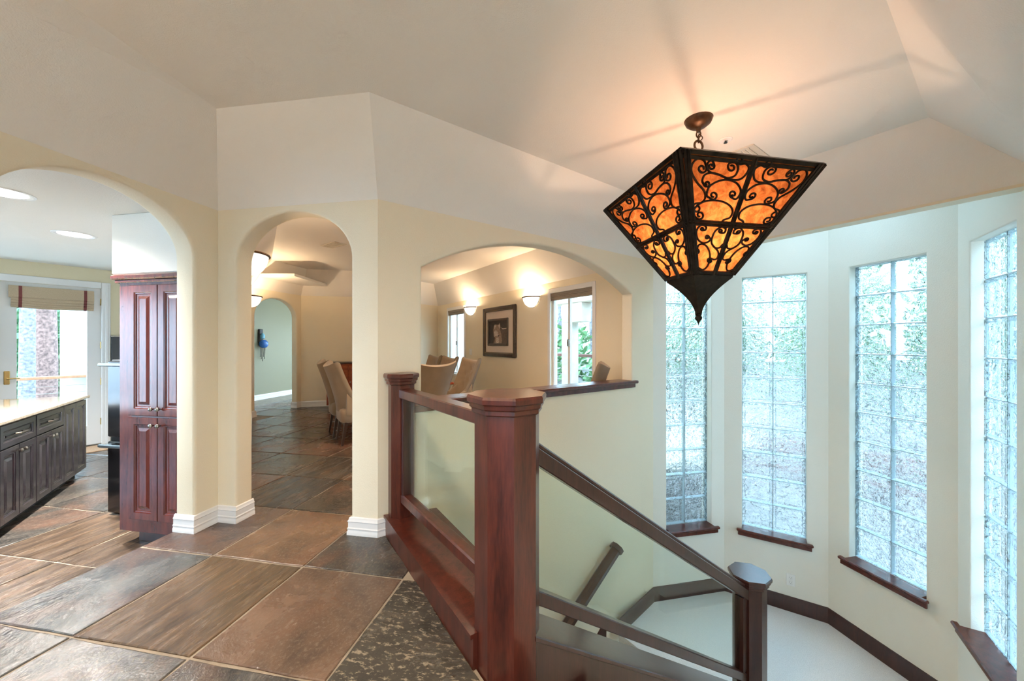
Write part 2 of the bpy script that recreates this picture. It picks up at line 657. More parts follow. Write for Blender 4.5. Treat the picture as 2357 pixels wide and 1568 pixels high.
def arch(s0, s1, zb, zs, rise, n=28, seg=False):
    """loop points of an arched opening from lower left to lower right"""
    c, h = (s0 + s1) / 2, (s1 - s0) / 2
    pts = [(s0, zb)]
    if seg:
        R_ = (h * h + rise * rise) / (2 * rise)
        a0 = math.asin(h / R_)
        for i in range(n + 1):
            a = -a0 + 2 * a0 * i / n
            pts.append((c + R_ * math.sin(a), zs + rise - R_ + R_ * math.cos(a)))
    else:
        for i in range(n + 1):
            a = PI - PI * i / n
            pts.append((c + h * math.cos(a), zs + rise * math.sin(a)))
    pts.append((s1, zb))
    return pts


def sweep(name, path, prof, mat, closed=False, side=1, kind='structure', parent=None, label=None, z=0.0, smooth=30):
    """profile (distance from wall, height) swept along a plan path with mitred corners; side=1 offsets to the right"""
    pts = [V2(q) for q in path]
    k = len(pts)
    rings_ = []
    for i in range(k):
        e0 = (pts[i] - pts[i - 1]).normalized() if (i > 0 or closed) else None
        e1 = (pts[(i + 1) % k] - pts[i]).normalized() if (i < k - 1 or closed) else None
        e0 = e0 if e0 is not None else e1
        e1 = e1 if e1 is not None else e0
        n0, n1 = Vector((e0.y, -e0.x)) * side, Vector((e1.y, -e1.x)) * side
        mdir = (n0 + n1).normalized()
        mdir = mdir / max(0.35, mdir.dot(n0))
        rings_.append([Vector((pts[i].x + mdir.x * d, pts[i].y + mdir.y * d, z + h)) for d, h in prof])
    if closed:
        rings_.append(rings_[0])
    return B().rings(rings_, cap0=not closed, cap1=not closed).build(name, mat, parent, kind, smooth=smooth, label=label)


def poly_face(b, poly, z, flip=False):
    pts = [Vector((x, y, z)) for x, y in poly]
    tri = tessellate_polygon([pts])
    return b.add(pts, [tuple(t_) for t_ in tri])


def portal(p0, p1, z0, z1, inward):
    d = bpy.data.lights.new('window_portal', 'AREA')
    d.shape = 'RECTANGLE'
    p0, p1 = V2(p0), V2(p1)
    d.size = (p1 - p0).length
    d.size_y = z1 - z0
    d.cycles.is_portal = True
    o = bpy.data.objects.new('window_portal', d)
    COL.objects.link(o)
    c = (p0 + p1) / 2
    o.location = (c.x, c.y, (z0 + z1) / 2)
    o.rotation_euler = Vector((inward[0], inward[1], 0)).to_track_quat('-Z', 'Z').to_euler()
    return o


def point(name, loc, power, col, radius=0.05, parent=None):
    d = bpy.data.lights.new(name, 'POINT')
    d.energy = power
    d.color = col
    d.shadow_soft_size = radius
    o = bpy.data.objects.new(name, d)
    COL.objects.link(o)
    o.location = loc
    if parent is not None:
        o.parent = parent
    return o


def spot(name, loc, power, col, parent=None, angle=150):
    d = bpy.data.lights.new(name, 'SPOT')
    d.energy = power
    d.color = col
    d.spot_size = math.radians(angle)
    d.spot_blend = 1.0
    d.shadow_soft_size = 0.08
    o = bpy.data.objects.new(name, d)
    COL.objects.link(o)
    o.location = loc
    if parent is not None:
        o.parent = parent
    return o


def dirv(deg):
    return Vector((math.sin(math.radians(deg)), math.cos(math.radians(deg))))


# ------------------------------------------------------------------ plan (metres, camera at the origin, looking along +y)
U1 = dirv(10.4)               # left wall and the slate joints
U2 = Vector((U1.y, -U1.x))    # across
U3 = dirv(53.5)               # wall with the wide arch
N3 = Vector((U3.y, -U3.x))
CREASE, CEIL = 2.355, 2.864
C1, C2 = Vector((-2.23, 2.835)), Vector((-0.937, 2.608))
US = (C2 - C1).normalized()
C3 = C2 + U3 * 3.32
LAND = -1.815
W12 = Vector((2.719, 4.787))
W23 = Vector((3.58, 4.227))
W34 = Vector((3.802, 3.185))
W4E = Vector((3.235, 2.312))
C4 = Vector((3.27, 2.255))
C5 = Vector((2.0, 1.12))
C6 = Vector((2.0, -3.0))
A0 = C1 - U1 * 5.93
WD = Vector((-0.559, 0.829))          # dining room outer wall, away from C3
EC = C3 + WD * 6.69
EA = Vector((-4.46, 7.90))
EB = Vector((-3.286, 8.15))
H0, H1 = Vector((-2.14, 3.02)), Vector((-4.70, 6.72))
KF = -0.18                            # kitchen floor, one step down
KC = 2.325
BAYC = 3.0

# ------------------------------------------------------------------ walls
k0 = 5.93
slab('wall_left', A0, C1, -0.2, CREASE, 0.165, 'paint', front='right',
     notches=[arch(k0 - 1.15, k0 - 0.178, -0.2, 1.947, 0.37)], label='cream wall with an archway to the kitchen')
slab('wall_hall_arch', C1, C2, -0.02, CREASE, 0.15, 'paint', front='right',
     notches=[arch(0.1575, 1.107, -0.02, 1.955, 0.355)], label='short cream wall with a round archway')
slab('wall_dining_opening', C2, C3, -3.9, CREASE, 0.15, 'paint', front='right',
     holes=[arch(0.325, 2.898, 0.845, 1.92, 0.351, seg=True)], label='cream wall with a wide arched opening above a wooden ledge')
slab('wall_bay_beam', C3, C4, 2.335, BAYC, 0.13, 'paint', front='right', label='dropped beam in front of the stair bay')
slab('wall_near_right', C4, C5, -3.9, CREASE, 0.15, 'paint', front='right')
slab('wall_right', C5, C6, -3.9, CREASE, 0.15, 'paint', front='right')
# back of the hall: behind the camera, with a window added to light the hall
wb = (A0 - C6).length
slab('wall_back', C6, A0, -3.9, CREASE, 0.15, 'paint', front='right',
     holes=[[(1.5, 0.5), (1.5, 1.7), (wb - 1.5, 1.7), (wb - 1.5, 0.5)]])
portal(C6 + Vector((-1.5, -0.1)), A0 + Vector((1.5, -0.1)), 0.5, 1.7, (0, 1))
pane = B().box(-1.82, 0.52, -3.10, -3.09, 0.48, 1.72)
pane_o = pane.build('window_9', 'window_glass', None, 'structure')

# dining room walls
slab('wall_dining_outer', EC, C3, -0.3, CREASE, 0.16, 'paint', front='right',
     holes=[[(6.69 - b_, 0.58), (6.69 - b_, 2.17), (6.69 - a_, 2.17), (6.69 - a_, 0.58)] for a_, b_ in ((0.985, 1.965), (5.07, 6.02))],
     label='tan dining room wall with two windows', r=0.004)
slab('wall_dining_end', EB, EC, -0.2, CREASE, 0.12, 'paint', front='right')
slab('wall_dining_far', EA, EB, -0.2, CREASE, 0.12, 'paint', front='right')
l4 = (EA - H1).length
slab('wall_corridor_arch', H1, EA, -0.02, CREASE, 0.13, 'paint', front='right',
     notches=[arch(0.09, l4 - 0.12, -0.02, 1.86, 0.36)], label='far wall with an archway to a green corridor')
slab('wall_passage', H0, H1, -0.2, CREASE, 0.12, 'paint', front='right')
# green corridor
slab('wall_corridor_green', (-6.42, 6.6), (-5.63, 10.9), -0.02, 2.6, 0.1, 'paint_green', front='right', label='sage green corridor wall')
B().box(-7, -3.9, 6.7, 11.2, 2.55, 2.6).build('ceiling_corridor', 'paint_ceiling', None, 'structure')
slab('wall_corridor_end', (-5.64, 10.9), (-3.9, 10.9), -0.02, 2.6, 0.1, 'paint', front='right',
     holes=[[(0.6, 0.9), (0.6, 1.9), (1.2, 1.9), (1.2, 0.9)]])
slab('wall_corridor_back', (-6.5, 6.75), (-4.75, 6.75), -0.02, 2.6, 0.08, 'paint_green', front='left')

# glass-block bay walls
BAY = [(C3, W12), (W12, W23), (W23, W34), (W34, W4E)]
WZ0, WZ1, WW = -0.947, 2.166, 0.64
for i, (a_, b_) in enumerate(BAY):
    lg = (b_ - a_).length
    s0 = lg / 2 - WW / 2
    if i == 1:
        s0 = 0.194
    slab('wall_bay_%s' % 'abcd'[i], a_, b_, -2.2, BAYC, 0.20, 'paint_bay', front='right', r=0.012,
         holes=[[(s0, WZ0 - 0.03), (s0, WZ1), (s0 + WW, WZ1), (s0 + WW, WZ0 - 0.03)]],
         label='pale stair bay wall with a tall glass-block window')
bo_ = [C3 + dirv(33) * 0.3, W12 + dirv(10) * 0.3, W23 + dirv(55) * 0.3, W34 + dirv(100) * 0.3, W4E + dirv(123) * 0.3, C4, C3]
bc_ = sum(bo_, Vector((0, 0))) / 7
bi_ = [bc_ + (q - bc_) * 0.33 for q in bo_]
b = B()
for i in range(7):
    j = (i + 1) % 7
    for z_ in (BAYC, BAYC + 0.12):
        b.add([(*bo_[i], z_), (*bo_[j], z_), (*bi_[j], z_), (*bi_[i], z_)], [(0, 1, 2, 3)])
    b.add([(*bi_[i], BAYC), (*bi_[j], BAYC), (*bi_[j], BAYC + 0.12), (*bi_[i], BAYC + 0.12)], [(0, 1, 2, 3)])
b.build('ceiling_bay', 'paint_bay', None, 'structure', label='bay ceiling around a skylight')
b = B()
poly_face(b, bi_, BAYC + 0.10)
b.build('window_7', 'window_glass', None, 'structure', label='skylight above the stair bay')
pl_ = portal((bc_.x - 0.6, bc_.y), (bc_.x + 0.6, bc_.y), -0.62, 0.62, (0, 1))
pl_.location = (bc_.x, bc_.y, BAYC + 0.14)
pl_.rotation_euler = (0, 0, 0)

# ------------------------------------------------------------------ hall ceiling: flat field and sloped sides
V1, Vb, Vc = Vector((-1.908, 2.411)), Vector((-0.8605, 2.2526)), Vector((1.647, 4.10))
Vd, Ve = Vector((2.794, 2.504)), Vector((1.40, 1.46))
Vf, Vg = Vector((1.40, -2.7)), Vector((-2.35, -2.7))
low = [C1, C2, C3, C4, C5, C6, A0]
high = [V1, Vb, Vc, Vd, Ve, Vf, Vg]
b = B()
poly_face(b, high, CEIL)
for i in range(7):
    j = (i + 1) % 7
    b.add([(*low[i], CREASE), (*low[j], CREASE), (*high[j], CEIL), (*high[i], CEIL)], [(0, 1, 2, 3)])
b.build('ceiling', 'paint_ceiling', None, 'structure', label='cream tray ceiling with sloped sides')


def inset(poly, d):
    k = len(poly)
    res = []
    for i in range(k):
        e0, e1 = (poly[i] - poly[i - 1]).normalized(), (poly[(i + 1) % k] - poly[i]).normalized()
        n0, n1 = Vector((e0.y, -e0.x)), Vector((e1.y, -e1.x))
        mdir = (n0 + n1).normalized()
        res.append(poly[i] + mdir * d / max(0.35, mdir.dot(n0)))
    return res


# dining room ceiling (clockwise seen from above)
dn = [C2 - N3 * 0.0 + Vector((-0.02, 0.05)), H0 + Vector((0.0, -0.06)), H1, EA, EB, EC, C3]
hi_ = inset(dn, 0.31)
b = B()
poly_face(b, hi_, CEIL)
for i in range(7):
    j = (i + 1) % 7
    b.add([(*dn[i], CREASE), (*dn[j], CREASE), (*hi_[j], CEIL), (*hi_[i], CEIL)], [(0, 1, 2, 3)])
b.build('ceiling_dining', 'paint_ceiling', None, 'structure')

# ------------------------------------------------------------------ kitchen shell
KD0 = Vector((-6.156, 5.72))
KU = dirv(33)
KP = [Vector((-2.40, 2.98)), Vector((-4.86, 6.70)), KD0 + KU * 1.35, KD0 - KU * 2.6, Vector((-8.0, -1.5)), Vector((-3.24, -1.5))]
slab('wall_kitchen_side', KP[0], KP[1], KF, KC + 0.3, 0.03, 'paint_kitchen', front='left')
slab('wall_kitchen_corner', KP[1], KP[2], KF, KC + 0.3, 0.05, 'paint_kitchen', front='left')
slab('wall_kitchen_door', KP[2], KP[3], KF, KC + 0.3, 0.14, 'paint_kitchen_yellow', front='left', r=0.004,
     notches=[[(1.43, KF), (1.43, 2.17), (2.38, 2.17), (2.38, KF)]], holes=[[(2.75, 0.9), (2.75, 2.1), (3.8, 2.1), (3.8, 0.9)]])
slab('wall_kitchen_west', KP[3], KP[4], KF, KC + 0.3, 0.14, 'paint_kitchen', front='left',
     holes=[[(0.6, 0.3), (0.6, 2.15), (5.0, 2.15), (5.0, 0.3)]])  # unseen opening, made wide so daylight brightens the kitchen
slab('wall_kitchen_south', KP[4], KP[5], KF, KC + 0.3, 0.1, 'paint_kitchen', front='left')
kw = (KP[4] - KP[3]).normalized()
portal(KP[3] + kw * 0.6, KP[3] + kw * 5.0, 0.3, 2.15, (1, 0.1))
portal(KP[2] - KU * 1.43, KP[2] - KU * 2.38, KF, 2.17, (KU.y, -KU.x))
ft = [Vector((-2.3, 2.9)), Vector((-4.0, 5.4)), Vector((-4.25, 4.0)), Vector((-4.42, 3.5)), Vector((-4.03, 2.94)), Vector((-4.6, 1.2)), Vector((-4.6, -1.5)), Vector((-3.1, -1.5))]
b = B()
poly_face(b, ft, KC)
top = [Vector((-4.86, 6.70)), KP[2], KP[3], KP[4], Vector((-4.6, -1.5))]
kz = 2.46
b.add([(*ft[1], KC), (*KP[1], kz), (*KP[2], kz)], [(0, 1, 2)])
b.add([(*ft[1], KC), (*ft[2], KC), (*KP[2], kz)], [(0, 1, 2)])
b.add([(*ft[2], KC), (*ft[3], KC), (*KP[2], kz)], [(0, 1, 2)])
b.add([(*ft[3], KC), (*ft[4], KC), (*KP[3], kz), (*KP[2], kz)], [(0, 1, 2, 3)])
b.add([(*ft[4], KC), (*ft[5], KC), (*KP[4], kz), (*KP[3], kz)], [(0, 1, 2, 3)])
b.add([(*ft[5], KC), (*ft[6], KC), (*KP[4], kz)], [(0, 1, 2)])
b.add([(*ft[0], KC), (*KP[1], kz), (*ft[1], KC)], [(0, 1, 2)])
b.build('ceiling_kitchen', 'paint_kitchen', None, 'structure')

# ------------------------------------------------------------------ floors
GN = Vector((0.829, 0.559))
GP = Vector((-0.144, 1.52))          # a point on the curb's outer foot
GU = Vector((0.559, -0.829))
hallfloor = [A0, C1 + Vector((-0.17, 0.0)), H0 + Vector((-0.1, 0)), H1 + Vector((-1.8, 0)), Vector((-6.6, 11)), Vector((-3.4, 11.0)), EC + Vector((0.1, 0.1)), C3, C2 + U3 * 0.05, GP - GU * 1.3, GP + GU * 3.0, Vector((1.7, -3))]


def clip(poly, p, n):
    res = []
    for i in range(len(poly)):
        a, c = poly[i], poly[(i + 1) % len(poly)]
        da, dc = (a - p).dot(n), (c - p).dot(n)
        if da <= 0:
            res.append(a)
        if da * dc < 0:
            res.append(a + (c - a) * (da / (da - dc)))
    return res


floor = struct_empty('floor', (0, 0, 0), 0, 'slate tile floor with tan grout')
b = B()
BEDP = [A0 + Vector((-0.165, 0)), C1 + Vector((-0.165, 0.03)), Vector((-2.35, 3.0)), Vector((-4.8, 6.7)), Vector((-6.5, 6.7)), Vector((-6.5, 11)), Vector((-3.4, 11)), EC + Vector((-0.2, 0.2)), EC + Vector((0.1, 0.1)), C3, C2 + U3 * 0.10 - N3 * 0.1, C2 + U3 * 0.14, GP - GU * 1.28 + GN * 0.02, GP + GU * 3.2, Vector((2.05, -1.9)), Vector((2.05, -3.05))]
pts = [Vector((*q, 0)) for q in BEDP]
tri = tessellate_polygon([pts])
b.add([(q.x, q.y, -0.006) for q in pts], tri)
b.add([(q.x, q.y, -0.16) for q in pts], [t_[::-1] for t_ in tri])
for i in range(len(pts)):
    j = (i + 1) % len(pts)
    b.add([(pts[i].x, pts[i].y, -0.006), (pts[j].x, pts[j].y, -0.006), (pts[j].x, pts[j].y, -0.16), (pts[i].x, pts[i].y, -0.16)], [(0, 1, 2, 3)])
b.build('grout_bed', 'grout', floor)

PA, PB = 0.668, 0.652
A_0, B_0 = 1.325, -1.0
SLATES = [(0.155, 0.105, 0.075), (0.105, 0.088, 0.072), (0.17, 0.095, 0.065), (0.085, 0.075, 0.068), (0.13, 0.098, 0.076), (0.12, 0.082, 0.062), (0.15, 0.085, 0.062), (0.098, 0.09, 0.08)]


def tile_mesh(poly, z1, rnd):
    """outline with slightly wavering edges, a chamfer and a flat top"""
    out_ = []
    k = len(poly)
    for i in range(k):
        a, c = poly[i], poly[(i + 1) % k]
        ln = (c - a).length
        m_ = max(1, int(ln / 0.13))
        for q in range(m_):
            t_ = q / m_
            e = (c - a).normalized()
            nrm = Vector((e.y, -e.x))
            pt = a + (c - a) * t_
            if q:
                pt = pt + nrm * rnd.uniform(-0.0035, 0.0035)
            else:
                pt = pt + Vector((rnd.uniform(-.003, .003), rnd.uniform(-.003, .003)))
            out_.append(pt)
    cen = sum(out_, Vector((0, 0))) / len(out_)
    inn = [cen + (q - cen) * (1 - 0.006 / max(0.05, (q - cen).length)) for q in out_]
    bb = B()
    bb.rings([[Vector((q.x, q.y, -0.008)) for q in out_], [Vector((q.x, q.y, z1 - 0.003)) for q in out_], [Vector((q.x, q.y, z1)) for q in inn]], cap0=False, cap1=True)
    return bb


variants = {}


def add_tile(parent, ia, ib, halfplanes, zf, rot, force=None):
    a0, b0 = A_0 + ia * PA, B_0 + ib * PB
    cen2 = U1 * (a0 + PA / 2) + U2 * (b0 + PB / 2)
    gap = 0.0065
    loc = [Vector((x * (PB / 2 - gap), y * (PA / 2 - gap))) for x, y in ((-1, -1), (1, -1), (1, 1), (-1, 1))]
    # clip in local frame (x along U2, y along U1)
    poly = loc
    cut = False
    for p_, n_ in halfplanes:
        pl = Vector(((p_ - cen2).dot(U2), (p_ - cen2).dot(U1)))
        nl = Vector((n_.dot(U2), n_.dot(U1)))
        q = clip(poly, pl, nl)
        if len(q) < 3:
            return None
        if len(q) != len(poly) or any((x - y).length > 1e-6 for x, y in zip(q, poly)):
            cut = True
        poly = q
    area = abs(sum(poly[i].x * poly[(i + 1) % len(poly)].y - poly[(i + 1) % len(poly)].x * poly[i].y for i in range(len(poly)))) / 2
    if area < 0.004:
        return None
    rnd = random.Random(ia * 131 + ib * 17 + int(zf * 1000))
    z1 = rnd.uniform(-0.0008, 0.0018)
    if force:
        mat, colr = force
    else:
        mat = rnd.choice(['slate_mottle', 'slate_mottle', 'slate_streak'])
        colr = rnd.choice(SLATES)
    key = (rnd.randrange(5), mat)
    if cut:
        ob = tile_mesh(poly, z1, rnd).build('slate_tile', mat, parent)
    else:
        if key not in variants:
            tmp = tile_mesh(poly, 0.0, random.Random(key[0])).build('slate_tile', mat, parent)
            variants[key] = tmp.data
            ob = tmp
        else:
            ob = link('slate_tile', variants[key], None, parent)
        z_ = z1
        ob.location.z = z_
    ob.location = (cen2.x, cen2.y, zf + (0 if cut else z1))
    ob.rotation_euler = (0, 0, -math.radians(10.4))
    k_ = 0.80 * rnd.uniform(0.88, 1.12)
    ob.color = (colr[0] * k_, colr[1] * k_, colr[2] * k_, 1)
    return ob


FORCE = {(0, -2): ('slate_streak', (0.15, 0.098, 0.055)), (0, -1): ('slate_mottle', (0.165, 0.105, 0.075)), (0, 0): ('slate_fleck', (0.070, 0.062, 0.052)),
         (0, -3): ('slate_mottle', (0.095, 0.108, 0.118)), (-1, -3): ('slate_mottle', (0.11, 0.115, 0.118)), (-1, -2): ('slate_mottle', (0.13, 0.125, 0.12)),
         (-1, -1): ('slate_mottle', (0.075, 0.075, 0.075)), (1, -2): ('slate_mottle', (0.19, 0.115, 0.07)), (1, -1): ('slate_mottle', (0.085, 0.078, 0.07)),
         (1, -3): ('slate_mottle', (0.135, 0.095, 0.082)), (2, -2): ('slate_mottle', (0.10, 0.088, 0.072)), (2, -1): ('slate_streak', (0.17, 0.085, 0.055)),
         (3, -1): ('slate_mottle', (0.20, 0.085, 0.055)), (1, 0): ('slate_mottle', (0.10, 0.088, 0.078)), (-1, 0): ('slate_mottle', (0.10, 0.09, 0.08))}
curb_hp = (GP, GN)
back_hp = (Vector((0, -2.95)), Vector((0, -1)))
lw_hp = (C1 - U2 * 0.16, -U2)
dw_hp = (C2, -N3)
dw_back = (C2 - N3 * 0.10, N3)
out_hp = (C3 + Vector((-0.02, -0.01)), Vector((0.829, 0.559)))
sm_hp = (C2 - Vector((US.y, -US.x)) * 0.1, -Vector((US.y, -US.x)))
for ia in range(-7, 15):
    for ib in range(-9, 8):
        cen2 = U1 * (A_0 + ia * PA + PA / 2) + U2 * (B_0 + ib * PB + PB / 2)
        fc = FORCE.get((ia, ib))
        dS = (cen2 - C1).dot(-Vector((US.y, -US.x)))   # beyond the short wall's line when > 0
        dD = (cen2 - C2).dot(-N3) if (cen2 - C2).dot(US) > -0.25 else -1.0   # beyond the wide-arch wall when > 0
        if dS < 0.45 and dD < 0.35 and (cen2 - GP).dot(GN) < 0.5 and cen2.y > -3.2 and (cen2 - C1).dot(U2) > -0.45 and cen2.x < 2.0 and dS < 0.1:
            add_tile(floor, ia, ib, [curb_hp, back_hp, lw_hp], 0.0, 0, fc)
        else:
            inH = (cen2 - H0).dot(Vector((0.822, 0.569))) > -0.30
            corridor = cen2.y > 6.7 and cen2.x > -6.5
            if (dD > -0.35 or dS > 0.1) and (inH or corridor) and (cen2 - C3).dot(Vector((0.829, 0.559))) < 0.35 and cen2.y < 10.7 and (cen2 - EC).dot(Vector((-0.84, 0.545))) < (9 if corridor and cen2.x < -4.2 else 0.4):
                if cen2.x < C2.x - 0.1 and cen2.y < 3.6:
                    add_tile(floor, ia, ib, [(H0 - Vector((0.822, 0.569)) * 0.06, -Vector((0.822, 0.569)))], 0.0, 0, fc)
                else:
                    add_tile(floor, ia, ib, [dw_back, out_hp], 0.0, 0, fc)
kfloor = struct_empty('floor_kitchen', (0, 0, 0), 0, 'slate tile kitchen floor one step below the hall')
b = B()
kb = [C1 + Vector((-0.16, 0.1)), KP[1], KP[2], KP[3] + Vector((-0.1, 0)), KP[4], KP[5] + Vector((0.2, 0))]
poly_face(b, kb, KF - 0.006)
b.build('grout_bed', 'grout', kfloor)
for ia in range(-4, 11):
    for ib in range(-11, 0):
        cen2 = U1 * (A_0 + ia * PA + PA / 2) + U2 * (B_0 + ib * PB + PB / 2)
        if (cen2 - C1).dot(U2) < -0.0 and (cen2 - KP[0]).dot(Vector((0.834, 0.55))) < 0.3 and (cen2 - KD0).dot(Vector((-KU.y, KU.x))) < 0.3 and cen2.x > -8.2 and cen2.y > -1.6:
            rnd = random.Random(ia * 7 + ib)
            if cen2.y < 3.0 and cen2.x > -4.2:
                fc = ('slate_streak', rnd.choice([(0.12, 0.082, 0.058), (0.105, 0.082, 0.064), (0.115, 0.082, 0.062)]))
            else:
                fc = ('slate_mottle', rnd.choice([(0.085, 0.08, 0.075), (0.105, 0.095, 0.085), (0.12, 0.1, 0.08)]))
            add_tile(kfloor, ia, ib, [(C1 - U2 * 0.165, U2)], KF, 0, fc)

# ------------------------------------------------------------------ stair hall below
EV, MV = Vector((0.823, 0.568)), Vector((0.568, -0.823))
NP = Vector((-0.02, 1.604))           # big newel
LPn = NP + EV * 2.249                 # lower newel
E0 = 2.38
lp = [NP + EV * E0 - MV * 1.36, C3, W12, W23, W34, W4E, C4, NP + EV * E0 + MV * 1.45]
b = B()
poly_face(b, lp, LAND)
poly_face(b, lp, LAND - 0.2)
for i in range(len(lp)):
    j = (i + 1) % len(lp)
    b.add([(*lp[i], LAND), (*lp[j], LAND), (*lp[j], LAND - 0.2), (*lp[i], LAND - 0.2)], [(0, 1, 2, 3)])
b.build('floor_landing', 'carpet', None, 'structure', label='pale grey carpet of the stair landing')
B().box(-4, 5, -3.2, 7.2, -3.95, -3.9).build('floor_lower', 'carpet', None, 'structure')
st = struct_empty('stairs_1', (NP.x, NP.y, 0), 0, 'carpeted stairs down from the hall to the landing')
MS = Matrix(((EV.x, MV.x, 0, NP.x), (EV.y, MV.y, 0, NP.y), (0, 0, 1, 0), (0, 0, 0, 1)))
for i in range(9):
    z1 = -(i + 1) * 1.815 / 10
    B().bbox((0.14 if i else 0.09) + i * 0.249, 0.14 + (i + 1) * 0.249 + 0.02, 0.16, 1.50, z1 - 0.4, z1, 0.015, MS).build('step', 'carpet', st, world=True)
B().bbox(-0.165, 0.10, 0.24, 1.50, -0.30, 0.002, 0.006, MS).build('nosing_board', 'mahogany', st, world=True)
st2 = struct_empty('stairs_2', (NP.x, NP.y, LAND), 0, 'carpeted stairs down from the landing along the wall')
for i in range(9):
    z1 = LAND - (i + 1) * 0.185
    B().bbox(E0 - (i + 1) * 0.262 - 0.02, E0 - i * 0.262, -1.34, -0.12, z1 - 0.4, z1, 0.015, MS).build('step', 'carpet', st2, world=True)
# wall that carries the hall floor, under the curb
slab('wall_stair_side', GP - GU * 1.25 + GN * 0.34, GP - GU * 0.2 + GN * 0.34, -3.9, -0.17, 0.1, 'paint', front='left')

# ------------------------------------------------------------------ baseboards
PROF = [(0, 0), (0.020, 0), (0.020, 0.022), (0.016, 0.030), (0.016, 0.038), (0.019, 0.046), (0.014, 0.054), (0.013, 0.088), (0.017, 0.095), (0.011, 0.106), (0.009, 0.118), (0, 0.124)]
ps = C1 + US * 0.1575
qs = C1 + US * 1.107
nb_ = -Vector((US.y, -US.x))
nl_ = Vector((U1.y, -U1.x))
p450 = C1 - U1 * 0.178
sweep('baseboard_hall_pier', [p450 - nl_ * 0.165, p450, C1, ps, ps + nb_ * 0.15], PROF, 'white_trim', label='white moulded baseboard around the pier between two archways')
sweep('baseboard_hall_column', [qs + nb_ * 0.15, qs, C2 + US * 0.0, C2 + U3 * 0.05], PROF, 'white_trim', label='white moulded baseboard on the column by the railing')
sweep('baseboard_left', [A0, C1 - U1 * 1.15, C1 - U1 * 1.15 - nl_ * 0.165], PROF, 'white_trim')
du4 = (EA - H1).normalized()
n4 = Vector((du4.y, -du4.x))
e4 = H1 + du4 * (l4 - 0.12)
sweep('baseboard_far', [e4 - n4 * 0.13, e4, EA, EB, EC, C3 - N3 * 0.15], PROF, 'white_trim')
s4 = H1 + du4 * 0.09
sweep('baseboard_passage', [H0, H1, s4, s4 - n4 * 0.13], PROF, 'white_trim')
sweep('baseboard_corridor', [(-6.42, 6.6), (-5.63, 10.9)], PROF, 'white_trim')
DP = [(0, 0), (0.018, 0), (0.018, 0.125), (0.012, 0.14), (0.008, 0.168), (0, 0.172)]
sweep('baseboard_landing', [NP + EV * E0 - MV * 1.35, C3, W12, W23, W34, W4E, C4], DP, 'mahogany_dark', z=LAND, label='dark wooden baseboard around the carpeted landing')
# sloped skirt along the second flight
b = B()
q0, q1 = C2 + U3 * 0.2, C2 + U3 * 2.42
for_ = [(q0, -1.53), (q1, 0)]
sk = []
for q, dz in ((q0, LAND - 1.53), (q1, LAND + 0.172)):
    for d_ in (0.0, 0.018):
        w = q + N3 * d_
        sk.append((Vector((w.x, w.y, dz)), Vector((w.x, w.y, dz - 0.34))))
b.rings([[sk[0][0], sk[1][0], sk[1][1], sk[0][1]], [sk[2][0], sk[3][0], sk[3][1], sk[2][1]]])
b.build('trim_stair_skirt', 'mahogany_dark', None, 'structure')

# ------------------------------------------------------------------ glass-block windows
PW, PH = WW / 2, (WZ1 - WZ0) / 10


def block_mesh():
    w, h, d = PW / 2 - 0.0035, PH / 2 - 0.0035, 0.045
    bb = B()

    def rect(x, z, y):
        return [Vector((-x, y, -z)), Vector((x, y, -z)), Vector((x, y, z)), Vector((-x, y, z))]
    r_ = [rect(w - 0.030, h - 0.030, -d + 0.012), rect(w - 0.022, h - 0.022, -d + 0.002), rect(w - 0.006, h - 0.006, -d), rect(w, h, -d + 0.008)]
    r_ += [rect(w, h, d - 0.008), rect(w - 0.006, h - 0.006, d), rect(w - 0.022, h - 0.022, d - 0.002), rect(w - 0.030, h - 0.030, d - 0.012)]
    bb.rings(r_)
    return bb


